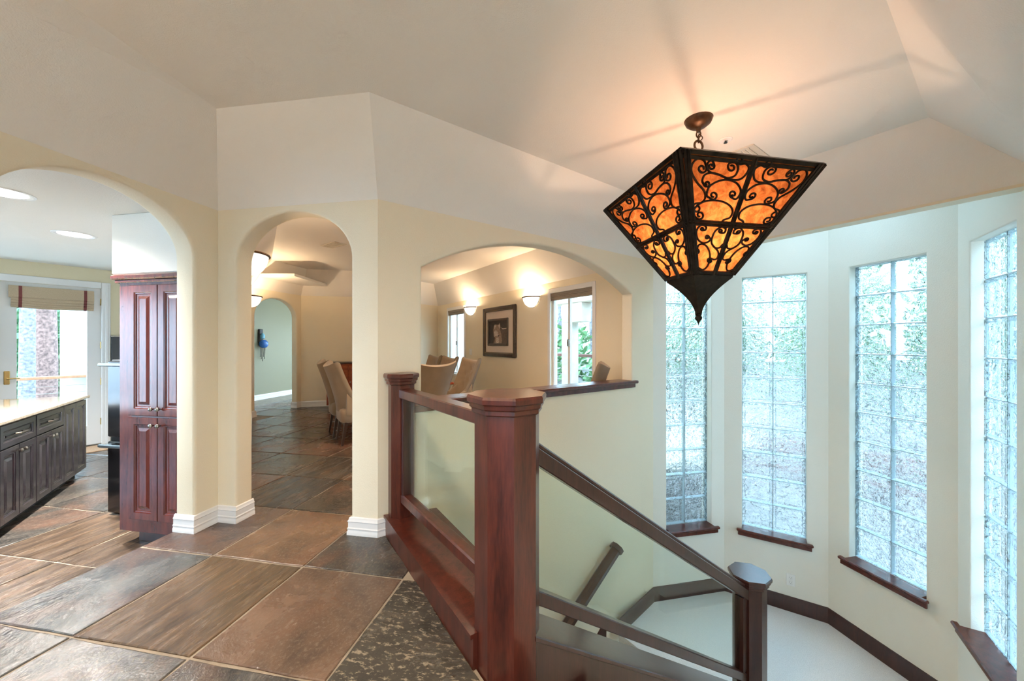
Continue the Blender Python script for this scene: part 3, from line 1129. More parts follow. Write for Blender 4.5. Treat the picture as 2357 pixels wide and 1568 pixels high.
blk = None
for i, (a_, b_) in enumerate(BAY):
    u = (b_ - a_).normalized()
    n = Vector((u.y, -u.x))
    lg = (b_ - a_).length
    s0 = (0.194 if i == 1 else lg / 2 - WW / 2)
    org = a_ + u * s0
    rz = math.atan2(u.y, u.x)
    back = 0.045 + (0.075 if i != 1 else 0.06)
    cpos = org - n * back
    win = struct_empty('window_%d' % (i + 1), (cpos.x, cpos.y, WZ0), rz,
                       ['tall glass-block window beside the wide-arch wall', 'tall glass-block window above the wall outlet', 'tall glass-block window in the third bay wall', 'tall glass-block window in the bay wall furthest from the wide arch'][i])
    # mortar lines
    mo = B()
    mo.box(PW - 0.004, PW + 0.004, -0.03, 0.03, 0, PH * 10)
    for k in range(11):
        mo.box(0, WW, -0.0295, 0.0295, k * PH - 0.004, k * PH + 0.004)
    mo.box(-0.004, 0.003, -0.03, 0.03, 0, PH * 10)
    mo.box(WW - 0.003, WW + 0.004, -0.03, 0.03, 0, PH * 10)
    mo.build('mortar', 'sealant', win)
    for r_ in range(10):
        for c_ in range(2):
            if blk is None:
                o = block_mesh().build('glass_block', 'block_glass', win)
                blk = o.data
            else:
                o = link('glass_block', blk, None, win)
            o.location = ((c_ + 0.5) * PW, 0, (r_ + 0.5) * PH)
            o.rotation_euler = (0, 0, 0) if (r_ * 3 + c_) % 2 else (0, PI, 0)
    # sill with rounded nose and apron, ends wider than the opening
    sl = B()
    ye = -back - 0.045
    sl.bbox(-0.001, WW + 0.001, ye, 0.0 - 0.03, -0.032, -0.004, 0.003)
    sl.bbox(-0.055, WW + 0.055, ye - 0.045, ye + 0.0, -0.034, -0.004, 0.009)
    sl.bbox(0.0, WW, ye - 0.012, ye + 0.012, -0.030, -0.0041, 0.001)
    sl.bbox(-0.042, WW + 0.042, ye - 0.022, ye - 0.0005, -0.085, -0.033, 0.004)
    so = sl.build('window_sill', 'mahogany', win)
    portal(org - n * 0.3, org + u * WW - n * 0.3, WZ0, WZ1, (n.x, n.y))

# ------------------------------------------------------------------ half-wall ledge
lg0, lg1 = 0.0, 2.898 + 0.06
led = thing('wooden_ledge', 'dark wooden ledge along the bottom of the wide arched opening', 'ledge', (*(C2 + U3 * 1.6), 0.845))
M3 = Matrix(((U3.x, N3.x, 0, C2.x), (U3.y, N3.y, 0, C2.y), (0, 0, 1, 0), (0, 0, 0, 1)))
B().bbox(0.327, 2.896, -0.19, 0.0, 0.846, 0.918, 0.006, M3).bbox(0.20, lg1, -0.001, 0.05, 0.884, 0.918, 0.008, M3).build('top_board', 'mahogany', led, world=True)
B().bbox(0.20, lg1 - 0.025, 0.0, 0.024, 0.838, 0.886, 0.004, M3).build('apron', 'mahogany', led, world=True)

# ------------------------------------------------------------------ railings
OCT0 = math.atan2(GU.y, GU.x) + PI / 8


def octa(c, r_ap, z):
    R_ = r_ap / math.cos(PI / 8)
    return [Vector((c.x + R_ * math.cos(OCT0 + k * PI / 4), c.y + R_ * math.sin(OCT0 + k * PI / 4), z)) for k in range(8)]


def newel(c, r_ap, zb, zt, label, matn):
    t_ = thing('newel_post', label, 'post', (c.x, c.y, zb))
    B().rings([octa(c, r_ap, zb), octa(c, r_ap, zt - 0.07)]).build('shaft', matn, t_, world=True)
    pr = [(r_ap + 0.004, -0.078), (r_ap + 0.012, -0.072), (r_ap + 0.012, -0.056), (r_ap + 0.02, -0.05), (r_ap + 0.022, -0.034), (r_ap + 0.03, -0.028), (r_ap + 0.031, -0.010), (r_ap + 0.026, 0.0)]
    B().rings([octa(c, r_, zt + z) for r_, z in pr]).build('cap', matn, t_, world=True)
    return t_


newel(NP, 0.130, -0.6, 1.136, 'thick octagonal mahogany newel post at the top of the stairs', 'mahogany')
newel(LPn, 0.105, LAND, -0.418, 'octagonal dark newel post standing on the carpeted landing', 'mahogany_dark')
PL = C2 + U3 * 0.145 + N3 * 0.065
newel(PL, 0.082, 0.14, 1.138, 'slim octagonal mahogany post against the cream wall', 'mahogany')

# level guard between slim post and big newel
guard = thing('guard_railing', 'level mahogany railing with a glass panel on a low curb at the floor edge', 'railing', (*(GP - GU * 0.5), 0))
gx = GP + GN * 0.15


def frame2(o, e):
    mN = Vector((e.y, -e.x))
    return Matrix(((e.x, mN.x, 0, o.x), (e.y, mN.y, 0, o.y), (0, 0, 1, 0), (0, 0, 0, 1)))


d0 = (PL - NP)
gl_ = d0.length
ge = d0.normalized()
MG = frame2(NP, ge)          # x from newel to slim post, +y toward... right of travel
B().bbox(0.10, gl_ - 0.06, -0.043, 0.043, 0.972, 1.035, 0.006, MG).build('top_rail', 'mahogany', guard, world=True)
B().bbox(0.10, gl_ - 0.06, -0.034, 0.034, 0.250, 0.315, 0.008, MG).build('bottom_rail', 'mahogany', guard, world=True)
B().bbox(gl_ - 0.115, gl_ - 0.07, -0.03, 0.03, 0.30, 0.985, 0.004, MG).build('stile', 'mahogany_dark', guard, world=True)
B().box(0.11, gl_ - 0.075, -0.005, 0.005, 0.305, 0.985, MG).build('glass_panel', 'rail_glass', guard, world=True, label='clear greenish glass panel')
cq = [GP - GU * 0.03, GP - GU * 0.03 + GN * 0.30, GP - GU * 1.24 + GN * 0.33, GP - GU * 1.33 + GN * 0.02, GP - GU * 1.335]
b = B()
b.prism([(q.x, q.y) for q in cq], -0.16, 0.128)
b.build('curb', 'mahogany', guard, world=True)
cc = [GP - GU * 0.03 - GN * 0.012, GP - GU * 0.03 + GN * 0.31, GP - GU * 1.235 + GN * 0.34, GP - GU * 1.335 - GN * 0.012]
B().prism([(q.x, q.y) for q in cc], 0.126, 0.145).build('curb_cap', 'mahogany', guard, world=True)

# sloped stair railing
SL = 0.69
stair = thing('stair_railing', 'dark sloped stair railing with a glass panel running down to the landing', 'railing', (*(NP + EV * 1.1), -0.8))


def sloped(a0, a1, w0, w1, z0, z1, c=0.005):
    bb = B()
    def ring(a):
        pts_ = [(w0 + c, z0), (w1 - c, z0), (w1, z0 + c), (w1, z1 - c), (w1 - c, z1), (w0 + c, z1), (w0, z1 - c), (w0, z0 + c)]
        return [MS @ Vector((a, w, z - SL * a)) for w, z in pts_]
    return bb.rings([ring(a0), ring(a1)])


sloped(0.125, 2.16, -0.04, 0.04, 0.905, 0.985).build('top_rail', 'mahogany_dark', stair, world=True)
sloped(0.125, 2.16, -0.026, 0.026, 0.982, 1.012, 0.008).build('rail_cap', 'mahogany_dark', stair, world=True)
sloped(0.125, 2.16, -0.032, 0.032, 0.282, 0.350).build('bottom_rail', 'mahogany_dark', stair, world=True)
bb = B()
bb.rings([[MS @ Vector((a, w, z - SL * a)) for w, z in ((-0.005, 0.345), (0.005, 0.345), (0.005, 0.91), (-0.005, 0.91))] for a in (0.13, 2.08)])
bb.build('glass_panel', 'rail_glass', stair, world=True, label='clear greenish glass panel')
B().box(2.08, 2.145, -0.03, 0.03, 0.35 - SL * 2.1, 0.91 - SL * 2.1, MS).build('stile', 'mahogany_dark', stair, world=True)
sloped(0.05, 2.30, -0.135, 0.135, 0.165, 0.19).build('stringer_cap', 'mahogany_dark', stair, world=True)
sloped(0.05, 2.30, -0.12, 0.12, -0.5, 0.166).build('stringer', 'mahogany_dark', stair, world=True)
bb = B()
bb.rings([[MS @ Vector((0.0, w, z)) for w, z in ((-0.1, -3.9), (0.1, -3.9), (0.1, -0.45), (-0.1, -0.45))],
          [MS @ Vector((2.25, w, z)) for w, z in ((-0.1, -3.9), (0.1, -3.9), (0.1, -0.45 - SL * 2.25), (-0.1, -0.45 - SL * 2.25))]])
bb.build('wall_between_flights', 'paint', None, 'structure')

# wall handrail of the lower flight
hr = thing('wall_handrail', 'dark wooden wall handrail with an octagonal end below the ledge', 'handrail', (*(C2 + U3 * 2.0), -1.2))
h0, h1 = C2 + U3 * 2.50 + N3 * 0.085, C2 + U3 * 0.9 + N3 * 0.085
za, zb_ = -0.87, -0.87 - 1.60 * 0.66


def obeam(pa, pb, r_):
    d = (pb - pa).normalized()
    a = d.cross(Vector((0, 0, 1))).normalized()
    c_ = a.cross(d)
    return [[q + a * r_ * math.cos(PI / 8 + k * PI / 4) + c_ * r_ * math.sin(PI / 8 + k * PI / 4) for k in range(8)] for q in (pa, pb)]


pa, pb = Vector((h0.x, h0.y, za)), Vector((h1.x, h1.y, zb_))
B().rings(obeam(pa, pb, 0.056)).build('rail', 'mahogany_dark', hr, world=True)
dd = (pb - pa).normalized()
B().rings(obeam(pa - dd * 0.03, pa + dd * 0.015, 0.074)).build('end_cap', 'mahogany_dark', hr, world=True)
for t_ in (0.35, 1.2):
    q = pa + dd * t_
    w = Vector((q.x - N3.x * 0.085, q.y - N3.y * 0.085, q.z - 0.06))
    B().tube([q + Vector((0, 0, -0.04)), Vector((q.x, q.y, q.z - 0.07)), w], 0.009).build('bracket', 'bronze', hr, world=True)

# ------------------------------------------------------------------ pendant lantern
PC = Vector((1.263, 2.53))
DL = Vector((0.828, -0.561)).normalized()       # toward the right corner
ZT, ZM, ZB = 2.38, 2.062, 1.79
RT, RB = 0.655, 0.20
pend = thing('pendant_lantern', 'large inverted-pyramid iron lantern with amber mica panels and scrollwork', 'lamp', (PC.x, PC.y, ZB), math.atan2(DL.y, DL.x))
zt, zb2 = ZT - ZB, 0.0
# corners in local frame lie on +-x and +-y


def corner(k, z):
    f = z / zt
    R_ = RB + (RT - RB) * f
    return Vector((R_ * math.cos(k * PI / 2), R_ * math.sin(k * PI / 2), z))


fr = B()
for k in range(4):
    # top and bottom rims: stacked strips
    for dz, rr in ((0.0, 0.016), (-0.024, 0.013)):
        pts_ = [corner(k, zt + dz), corner(k + 1, zt + dz)]
        fr.tube(pts_, rr, 4)
    fr.tube([corner(k, 0.012), corner(k + 1, 0.012)], 0.014, 4)
    fr.tube([corner(k, -0.006), corner(k + 1, -0.006)], 0.010, 4)
fr.build('rim', 'iron', pend)
for k in range(4):
    e = B()
    cdir = Vector((math.cos(k * PI / 2), math.sin(k * PI / 2), 0))
    tdir = Vector((-cdir.y, cdir.x, 0))
    for dt, dc in ((0.0, 0.006), (0.020, -0.006), (-0.020, -0.006), (0.036, -0.020), (-0.036, -0.020)):
        f_ = 0.55
        e.tube([corner(k, 0.0) + tdir * dt * f_ + cdir * dc, corner(k, zt) + tdir * dt + cdir * dc], 0.010, 6)
    e.build('corner_bar', 'iron', pend, smooth=40)
zm = ZM - ZB


def face_pt(k, s, z):
    """s in 0..1 from corner k to corner k+1"""
    return corner(k, z).lerp(corner(k + 1, z), s)


for k in range(4):
    nrm = (face_pt(k, 0.5, 0) - face_pt(k, 0.5, zt)).cross(corner(k + 1, zt) - corner(k, zt)).normalized()
    if nrm.dot(Vector((math.cos((k + .5) * PI / 2), math.sin((k + .5) * PI / 2), 0))) < 0:
        nrm = -nrm
    e = B()
    for ds in (-0.007, 0.007):
        e.tube([face_pt(k, 0.5, 0.0) + (corner(k + 1, 0) - corner(k, 0)).normalized() * ds + nrm * 0.006, face_pt(k, 0.5, zt) + (corner(k + 1, 0) - corner(k, 0)).normalized() * ds + nrm * 0.006], 0.009, 6)
    e.build('mullion', 'iron', pend, smooth=40)
    e = B()
    for dz in (-0.008, 0.008):
        e.tube([face_pt(k, 0.0, zm + dz) + nrm * 0.007, face_pt(k, 1.0, zm + dz) + nrm * 0.007], 0.009, 6)
    e.build('crossbar', 'iron', pend, smooth=40)
    for (s_a, s_b) in ((0, 0.5), (0.5, 1)):
        for (z_a, z_b) in ((0.0, zm), (zm, zt)):
            q = B().add([face_pt(k, s_a, z_a), face_pt(k, s_b, z_a), face_pt(k, s_b, z_b), face_pt(k, s_a, z_b)], [(0, 1, 2, 3)])
            q.build('mica_panel', 'mica', pend)


# scrollwork, drawn on one face and repeated on the others
def homog(src, dst):
    A, bb_ = [], []
    for (x, y), (X, Y) in zip(src, dst):
        A.append([x, y, 1, 0, 0, 0, -X * x, -X * y]); bb_.append(X)
        A.append([0, 0, 0, x, y, 1, -Y * x, -Y * y]); bb_.append(Y)
    h = np.linalg.solve(np.array(A, float), np.array(bb_, float))
    return lambda x, y: ((h[0] * x + h[1] * y + h[2]) / (h[6] * x + h[7] * y + 1), (h[3] * x + h[4] * y + h[5]) / (h[6] * x + h[7] * y + 1))


def catmull(pts_, per=6):
    P = [V2(q) for q in pts_]
    P = [P[0] * 2 - P[1]] + P + [P[-1] * 2 - P[-2]]
    res = []
    for i in range(1, len(P) - 2):
        for j in range(per):
            t_ = j / per
            a, b1, c_, d_ = P[i - 1], P[i], P[i + 1], P[i + 2]
            res.append(0.5 * ((2 * b1) + (c_ - a) * t_ + (2 * a - 5 * b1 + 4 * c_ - d_) * t_ * t_ + (3 * b1 - a - 3 * c_ + d_) * t_ ** 3))
    res.append(P[-2])
    return res


def spiral(prev, end, r0, turns=1.18, n=22):
    d = (end - prev[0]).normalized()
    d_1 = (prev[0] - prev[1]).normalized()
    sg = 1 if d_1.x * d.y - d_1.y * d.x > 0 else -1
    ang = math.atan2(d.y, d.x)
    q = end.copy()
    res = []
    for i in range(n):
        f = i / n
        rr = r0 * 1.14 * (1 - 0.70 * f)
        st_ = 2 * PI * turns / n
        ang += sg * st_ / 2
        q = q + Vector((math.cos(ang), math.sin(ang))) * rr * st_
        ang += sg * st_ / 2
        res.append(q.copy())
    return res


def scroll(body, ra, rb):
    c_ = catmull(body)
    tail = spiral((c_[-3], c_[-5]), c_[-1], rb) if rb else []
    head = spiral((c_[2], c_[4]), c_[0], ra) if ra else []
    return head[::-1] + c_ + tail


UPQ = [(725, 415), (1155, 430), (752, 818), (1020, 828)]
UP = [([(842, 470), (826, 430), (786, 420), (749, 455), (743, 510), (780, 575), (828, 628), (834, 675), (810, 706), (778, 712)], 27, 28),
      ([(895, 452), (880, 427), (855, 440), (848, 475), (868, 502), (930, 515), (985, 533), (1040, 515), (1062, 465), (1045, 432), (1018, 430)], 19, 27),
      ([(828, 588), (815, 560), (832, 522), (877, 506), (925, 514), (1001, 540), (1075, 538), (1120, 500), (1138, 458), (1115, 433), (1085, 438)], 18, 24),
      ([(875, 678), (846, 655), (862, 600), (915, 562), (985, 545), (1050, 562), (1083, 605), (1076, 645), (1050, 672), (1022, 664)], 25, 22),
      ([(775, 812), (752, 785), (768, 740), (815, 703), (880, 688), (950, 692), (1008, 718), (1030, 758), (1012, 800), (975, 815)], 26, 30)]
LOQ = [(215, 735), (690, 745), (255, 1380), (455, 1378)]
LO = [([(318, 818), (352, 808), (366, 770), (330, 736), (285, 745), (240, 800), (228, 880), (255, 960), (318, 1002), (385, 985), (422, 945), (405, 905)], 20, 26),
      ([(575, 842), (620, 835), (640, 790), (610, 750), (560, 762), (490, 822), (447, 920), (440, 1000), (485, 1060), (545, 1058), (585, 1015)], 26, 32),
      ([(452, 1030), (480, 1062), (515, 1100), (527, 1150), (505, 1210), (465, 1228), (428, 1215)], 0, 32),
      ([(258, 1108), (242, 1080), (265, 1032), (312, 1018), (365, 1045), (402, 1115), (411, 1195), (390, 1290), (350, 1352), (305, 1372), (268, 1355)], 28, 34)]
scroll_data = []
edge_len_t, edge_len_m, edge_len_b = (corner(1, zt) - corner(0, zt)).length, (corner(1, zm) - corner(0, zm)).length, (corner(1, 0) - corner(0, 0)).length


def place_face(k, mirror, s, z):
    """s: 0 at the corner bar, 0.5 at the mullion"""
    return face_pt(k, (1 - s) if mirror else s, z)


for items, quad, zlo, zhi in ((UP, UPQ, zm + 0.014, zt - 0.03), (LO, LOQ, 0.02, zm - 0.014)):
    # face coordinates in metres: X from the middle line (negative to the corner), Z height
    def half(z):
        return (edge_len_b + (edge_len_t - edge_len_b) * z / zt) / 2
    dst = [(-(half(zhi) - 0.042), zhi), (-0.014, zhi), (-(half(zlo) - 0.030), zlo), (-0.014, zlo)]
    H = homog(quad, dst)
    for body, ra, rb in items:
        crv = [H(q.x, q.y) for q in scroll(body, ra, rb)]
        scroll_data.append(crv)
first = {}
for k in range(4):
    cdir = Vector((math.cos((k + .5) * PI / 2), math.sin((k + .5) * PI / 2), 0))
    tdir = Vector((-cdir.y, cdir.x, 0))
    for mirror in (False, True):
        for si, crv in enumerate(scroll_data):
            key = (si, mirror)
            if key not in first:
                pts_ = []
                kk = 0
                c0 = Vector((math.cos(PI / 4), math.sin(PI / 4), 0))
                t0 = Vector((-c0.y, c0.x, 0))
                for x, z in crv:
                    R_ = (RB + (RT - RB) * z / zt) * math.cos(PI / 4)
                    pts_.append(c0 * (R_ + 0.006) + t0 * (-x if mirror else x) + Vector((0, 0, z)))
                o = B().tube(pts_, 0.0060, 6).build('scroll', 'iron', pend, smooth=60)
                first[key] = o.data
            else:
                o = link('scroll', first[key], None, pend)
            o.rotation_euler = (0, 0, k * PI / 2)
# concave lower cone and finial
rings_ = []
for i in range(13):
    f = i / 12
    r_ = 0.02 + (RB + 0.004 - 0.02) * (1 - f) ** 1.75
    z = -0.012 - 0.235 * f
    rings_.append([Vector((r_ * math.cos(k * PI / 2), r_ * math.sin(k * PI / 2), z)) for k in range(4)])
B().rings(rings_).build('lower_cone', 'iron', pend)
B().lathe([(0.014, -0.235), (0.022, -0.245), (0.016, -0.256), (0.024, -0.268), (0.020, -0.280), (0.009, -0.292), (0.001, -0.318)], 14).build('finial', 'iron', pend, smooth=60)
hang = CEIL - ZB
cp = B().lathe([(0.002, hang - 0.062), (0.022, hang - 0.060), (0.050, hang - 0.050), (0.078, hang - 0.028), (0.090, hang - 0.001), (0.0, hang - 0.001)], 32).build('canopy', 'bronze', pend, smooth=50)
B().lathe([(0.012, hang - 0.085), (0.016, hang - 0.07), (0.020, hang - 0.058)], 12).build('canopy_neck', 'bronze', cp)


def ring_pts(c, rx, rz_, axis, n=20, tilt=0.0):
    a = Vector((math.cos(axis), math.sin(axis), 0))
    return [Vector(c) + a * rx * math.cos(2 * PI * i / n) + Vector((0, 0, 1)) * rz_ * math.sin(2 * PI * i / n) for i in range(n)]


for zc_, rx, rz_, ax, rr, nm in ((hang - 0.100, 0.013, 0.022, 0.3, 0.0048, 'chain_link'), (hang - 0.132, 0.011, 0.024, 1.9, 0.0045, 'chain_link'), (hang - 0.178, 0.034, 0.034, 0.9, 0.0075, 'hanging_ring')):
    B().tube(ring_pts((0, 0, zc_), rx, rz_, ax), rr, 8, closed=True).build(nm, 'bronze', pend, smooth=60)
zc = hang - 0.08
zring = hang - 0.212
loop = [Vector((0.0 + 0.022 * math.sin(t_ * PI), 0.018 * math.sin(t_ * PI), hang - 0.095 - 0.055 * t_)) for t_ in [i / 12 for i in range(13)]]
B().tube(loop, 0.0035, 6).build('lamp_cord', 'bronze', pend, smooth=60)
lk = None
for k in range(4):
    c0, c1 = Vector((0, 0, zring)), corner(k, zt)
    n_ = 15
    for i in range(n_):
        f = (i + 0.5) / n_
        q = c0.lerp(c1, f) + Vector((0, 0, -0.012 * math.sin(PI * f)))
        d = (c1 - c0).normalized()
        if lk is None:
            ln_ = B().tube([Vector((0.030 * math.cos(a), 0.013 * math.sin(a), 0)) for a in [2 * PI * j / 14 for j in range(14)]], 0.0038, 6, closed=True)
            o = ln_.build('chain_link', 'bronze', pend, smooth=60)
            lk = o.data
        else:
            o = link('chain_link', lk, None, pend)
        o.location = q
        e_ = d.to_track_quat('X', 'Z').to_euler()
        o.rotation_mode = 'XYZ'
        rot = Matrix.Rotation(0, 3, 'X')
        mq = d.to_track_quat('X', 'Z').to_matrix() @ Matrix.Rotation((PI / 2) * (i % 2), 3, 'X')
        o.rotation_euler = mq.to_euler()
bl = B().lathe([(0.001, 0.10), (0.018, 0.105), (0.026, 0.13), (0.022, 0.16), (0.012, 0.185), (0.012, 0.20)], 14, c=(0, 0, 0.06)).build('light_bulb', 'bulb', pend, smooth=60)
point('pendant_glow', (0.0, 0.0, 0.30), 5.0, (1.0, 0.64, 0.42), 0.05, pend)
point('pendant_glow', (0.0, 0.0, 0.47), 2.2, (1.0, 0.66, 0.46), 0.05, pend)

# sprinkler head and ceiling vent
SP = Vector((0.0, 0.0))
yy = 1.514 * 860 / (790 - 322)
spk = thing('sprinkler_head', 'small white round ceiling sprinkler with a dark deflector', 'sprinkler', ((1670 - 1178.5) / 860 * yy, yy, CEIL))
B().lathe([(0.0, -0.008), (0.040, -0.008), (0.047, -0.003), (0.047, -0.0005), (0.0, -0.0005)], 24).build('plate', 'white_trim', spk)
B().lathe([(0.006, -0.006), (0.007, -0.020), (0.013, -0.021), (0.013, -0.024), (0.002, -0.025)], 12).build('deflector', 'black_gloss', spk)
vn = thing('ceiling_vent', 'square painted ceiling vent grille behind the lantern', 'vent', (1.866, 3.07, CEIL), math.radians(36.5))
fr = B()
for a in (0, 1):
    fr.bbox(-0.17, 0.17, -0.17 + a * 0.30, -0.13 + a * 0.30, -0.008, -0.0005, 0.002)
    fr.bbox(-0.17 + a * 0.30, -0.13 + a * 0.30, -0.129, 0.129, -0.008, -0.0005, 0.002)
fr.build('frame', 'vent_paint', vn)
for i in range(9):
    B().bbox(-0.13, 0.13, -0.122 + i * 0.029, -0.104 + i * 0.029, -0.006, -0.001, 0.001).build('slat', 'vent_paint', vn)

for x_, y_, lb in ((-1.3, -0.6, 'added unseen fill light in the hall ceiling near the left wall'), (0.3, -0.6, 'added unseen fill light in the hall ceiling above the viewpoint'), (-0.5, 0.7, 'added unseen fill light in the hall ceiling between the archways and the viewpoint')):  # out-of-view lamps added to fill the hall with warm light
    t_ = thing('recessed_light', lb, 'lamp', (x_, y_, CEIL), 0, 'added hall fill lights')
    B().lathe([(0.075, -0.001), (0.09, -0.006), (0.10, -0.0005), (0.075, -0.0005)], 28).build('trim_ring', 'white_trim', t_)
    B().lathe([(0.0, -0.003), (0.074, -0.003), (0.074, -0.001), (0.0, -0.001)], 28).build('lens', 'can_light', t_)
    spot('hall_fill_glow', (0, 0, -0.02), 50, (1.0, 0.80, 0.58), t_)

# wall outlet on the second bay wall
uo = (W23 - W12).normalized()
no = Vector((uo.y, -uo.x))
po = W12 + uo * 0.70
t_ = (1820 - 1178.5) / 860
s_o = (t_ * W12.y - W12.x) / (uo.x - t_ * uo.y)
po = W12 + uo * s_o
yo = po.y
out_t = thing('wall_outlet', 'white duplex power outlet on the bay wall near the carpet', 'outlet', (po.x, po.y, CAMH - (1335 - 790) / 860 * yo), math.atan2(uo.y, uo.x))
B().bbox(-0.043, 0.043, -0.007, 0.0, -0.07, 0.07, 0.003).build('plate', 'white_plastic', out_t)
for z in (-0.028, 0.028):
    rc = B().bbox(-0.018, 0.018, -0.0095, -0.006, z - 0.021, z + 0.021, 0.004).build('receptacle', 'white_plastic', out_t)
    B().box(-0.009, -0.0065, -0.0102, -0.009, z - 0.002, z + 0.011).box(0.0065, 0.009, -0.0102, -0.009, z - 0.002, z + 0.011).box(-0.003, 0.003, -0.0102, -0.009, z - 0.014, z - 0.009).build('slots', 'slot_black', rc)

# ------------------------------------------------------------------ dining room
WDN = Vector((-0.829, -0.559))       # facing into the room
rz_wd = math.atan2(-WD.y, -WD.x)     # local x runs toward C3, local -y is... into the room


def wd_thing(name, label, cat, s, z, group=None, dy=0.0):
    q = C3 + WD * s + WDN * dy
    return thing(name, label, cat, (q.x, q.y, z), rz_wd, group)


# check local frame: local +y = rot90(local x). local x = -WD = (0.559,-0.829); +y = (0.829, 0.559) outward, so -y faces the room
for idx, (a_, b_, nm) in enumerate(((0.94, 2.013, 'white framed dining window beside the picture'), (5.04, 6.07, 'white framed dining window in the far corner'))):
    q = C3 + WD * b_
    wv = struct_empty('window_%d' % (5 + idx), (q.x, q.y, 0.55), rz_wd, nm)
    w, h = b_ - a_, 2.245 - 0.55
    fr = B()
    fr.bbox(0, 0.062, -0.018, 0.0, 0, h, 0.004).bbox(w - 0.062, w, -0.018, 0.0, 0, h, 0.004)
    fr.bbox(0.062, w - 0.062, -0.018, 0, h - 0.075, h, 0.004).bbox(-0.01, w + 0.01, -0.03, 0, 0, 0.05, 0.004)
    fr.build('casing', 'white_trim', wv)
    fr = B()
    fr.bbox(0.046, 0.09, 0.05, 0.11, 0.03, h - 0.075, 0.004).bbox(w - 0.09, w - 0.046, 0.05, 0.11, 0.03, h - 0.075, 0.004)
    fr.bbox(0.09, w - 0.09, 0.05, 0.11, h - 0.12, h - 0.075, 0.004).bbox(0.09, w - 0.09, 0.05, 0.11, 0.03, 0.075, 0.004)
    fr.bbox(0.42, 0.47, 0.055, 0.105, 0.075, h - 0.12, 0.004)
    fr.build('window_frame', 'white_trim', wv)
    B().box(0.09, 0.42, 0.078, 0.083, 0.07, h - 0.11).build('pane', 'window_glass', wv)
    B().box(0.47, w - 0.09, 0.078, 0.083, 0.07, h - 0.11).build('pane', 'window_glass', wv)
    bd = B()
    bd.bbox(0.048, w - 0.048, 0.012, 0.045, h - 0.108, h - 0.076, 0.003)
    for k in range(4):
        bd.bbox(0.05, w - 0.05, 0.010 + (k % 2) * 0.004, 0.04, h - 0.128 - k * 0.022, h - 0.109 - k * 0.022, 0.004)
    bd.build('gathered_blind', 'blind_fabric', wv)
    B().bbox(0.425, 0.465, 0.03, 0.054, 0.75, 0.86, 0.005).build('latch', 'pewter', wv)
    portal(C3 + WD * a_ - WDN * 0.2, C3 + WD * b_ - WDN * 0.2, 0.58, 2.17, (WDN.x, WDN.y))

wd_sconces = []


def sconce(label, loc, rz, power=11):
    t_ = thing('wall_sconce', label, 'lamp', loc, rz, None)
    # half bowl, open at the top; room side is local -y
    rings_ = []
    for i in range(9):
        a = i / 8 * PI / 2
        r_, z = 0.205 * math.sin(a) ** 0.9, -0.19 * math.cos(a)
        rings_.append([Vector((r_ * math.cos(-PI * k / 16), 0.75 * r_ * math.sin(-PI * k / 16) - 0.004, z)) for k in range(17)])
    B().rings(rings_, closed=False, cap0=False, cap1=False).build('glass_bowl', 'lamp_bowl', t_, smooth=60)
    bn = B().tube([Vector((0.211 * math.cos(-PI * k / 16), 0.75 * 0.211 * math.sin(-PI * k / 16) - 0.004, -0.012)) for k in range(17)], 0.011, 8)
    bn.build('rim_band', 'bronze', t_, smooth=60)
    B().bbox(-0.06, 0.06, -0.012, 0, -0.10, -0.02, 0.004).build('back_plate', 'bronze', t_)
    B().tube([Vector((0.208 * math.cos(a), -0.008, 0.19 * math.sin(a))) for a in [-PI * k / 16 for k in range(17)]], 0.006, 6).build('bowl_edge', 'bronze', t_, smooth=60)
    point('sconce_glow', (0, -0.095, -0.02), power, (1.0, 0.72, 0.45), 0.04, t_)
    return t_


for s_, lb in ((2.445, 'half-bowl wall sconce between the picture and the near window'), (4.736, 'half-bowl wall sconce beside the far corner window')):
    q = C3 + WD * s_
    sconce(lb, (q.x, q.y, 2.17), rz_wd)
PU = (H1 - H0).normalized()
pn = Vector((PU.y, -PU.x))
rz_p = math.atan2(PU.y, PU.x)
for s_, lb in ((0.40, 'half-bowl wall sconce just inside the round archway'), (4.02, 'half-bowl wall sconce beside the green corridor archway')):
    q = H0 + PU * s_
    sconce(lb, (q.x, q.y, 2.15), rz_p, 14)

sconce('added unseen half-bowl uplight on the right hall wall behind the viewpoint', (2.0, -0.9, 2.0), -PI / 2, 12)  # this and the next sconce are unseen, added to light the ceiling
qh = C1 - U1 * 3.2
sconce('added unseen half-bowl uplight on the left hall wall behind the viewpoint', (qh.x, qh.y, 2.0), math.atan2(U1.y, U1.x), 12)

# framed picture
p_a, p_b = 2.93, 4.159
q = C3 + WD * ((p_a + p_b) / 2)
pic = thing('framed_picture', 'dark beaded frame with a wide mat around an animal picture', 'picture', (q.x, q.y, 1.075), rz_wd)
w2, hh = (p_b - p_a) / 2, 1.01


def frame_rect(x0, x1, z0, z1, wd_, y0, y1, nm, mat, par, c=0.006):
    fr_ = B()
    fr_.bbox(x0, x0 + wd_, y0, y1, z0, z1, c).bbox(x1 - wd_, x1, y0, y1, z0, z1, c)
    fr_.bbox(x0 + wd_, x1 - wd_, y0, y1, z1 - wd_, z1, c).bbox(x0 + wd_, x1 - wd_, y0, y1, z0, z0 + wd_, c)
    return fr_.build(nm, mat, par)


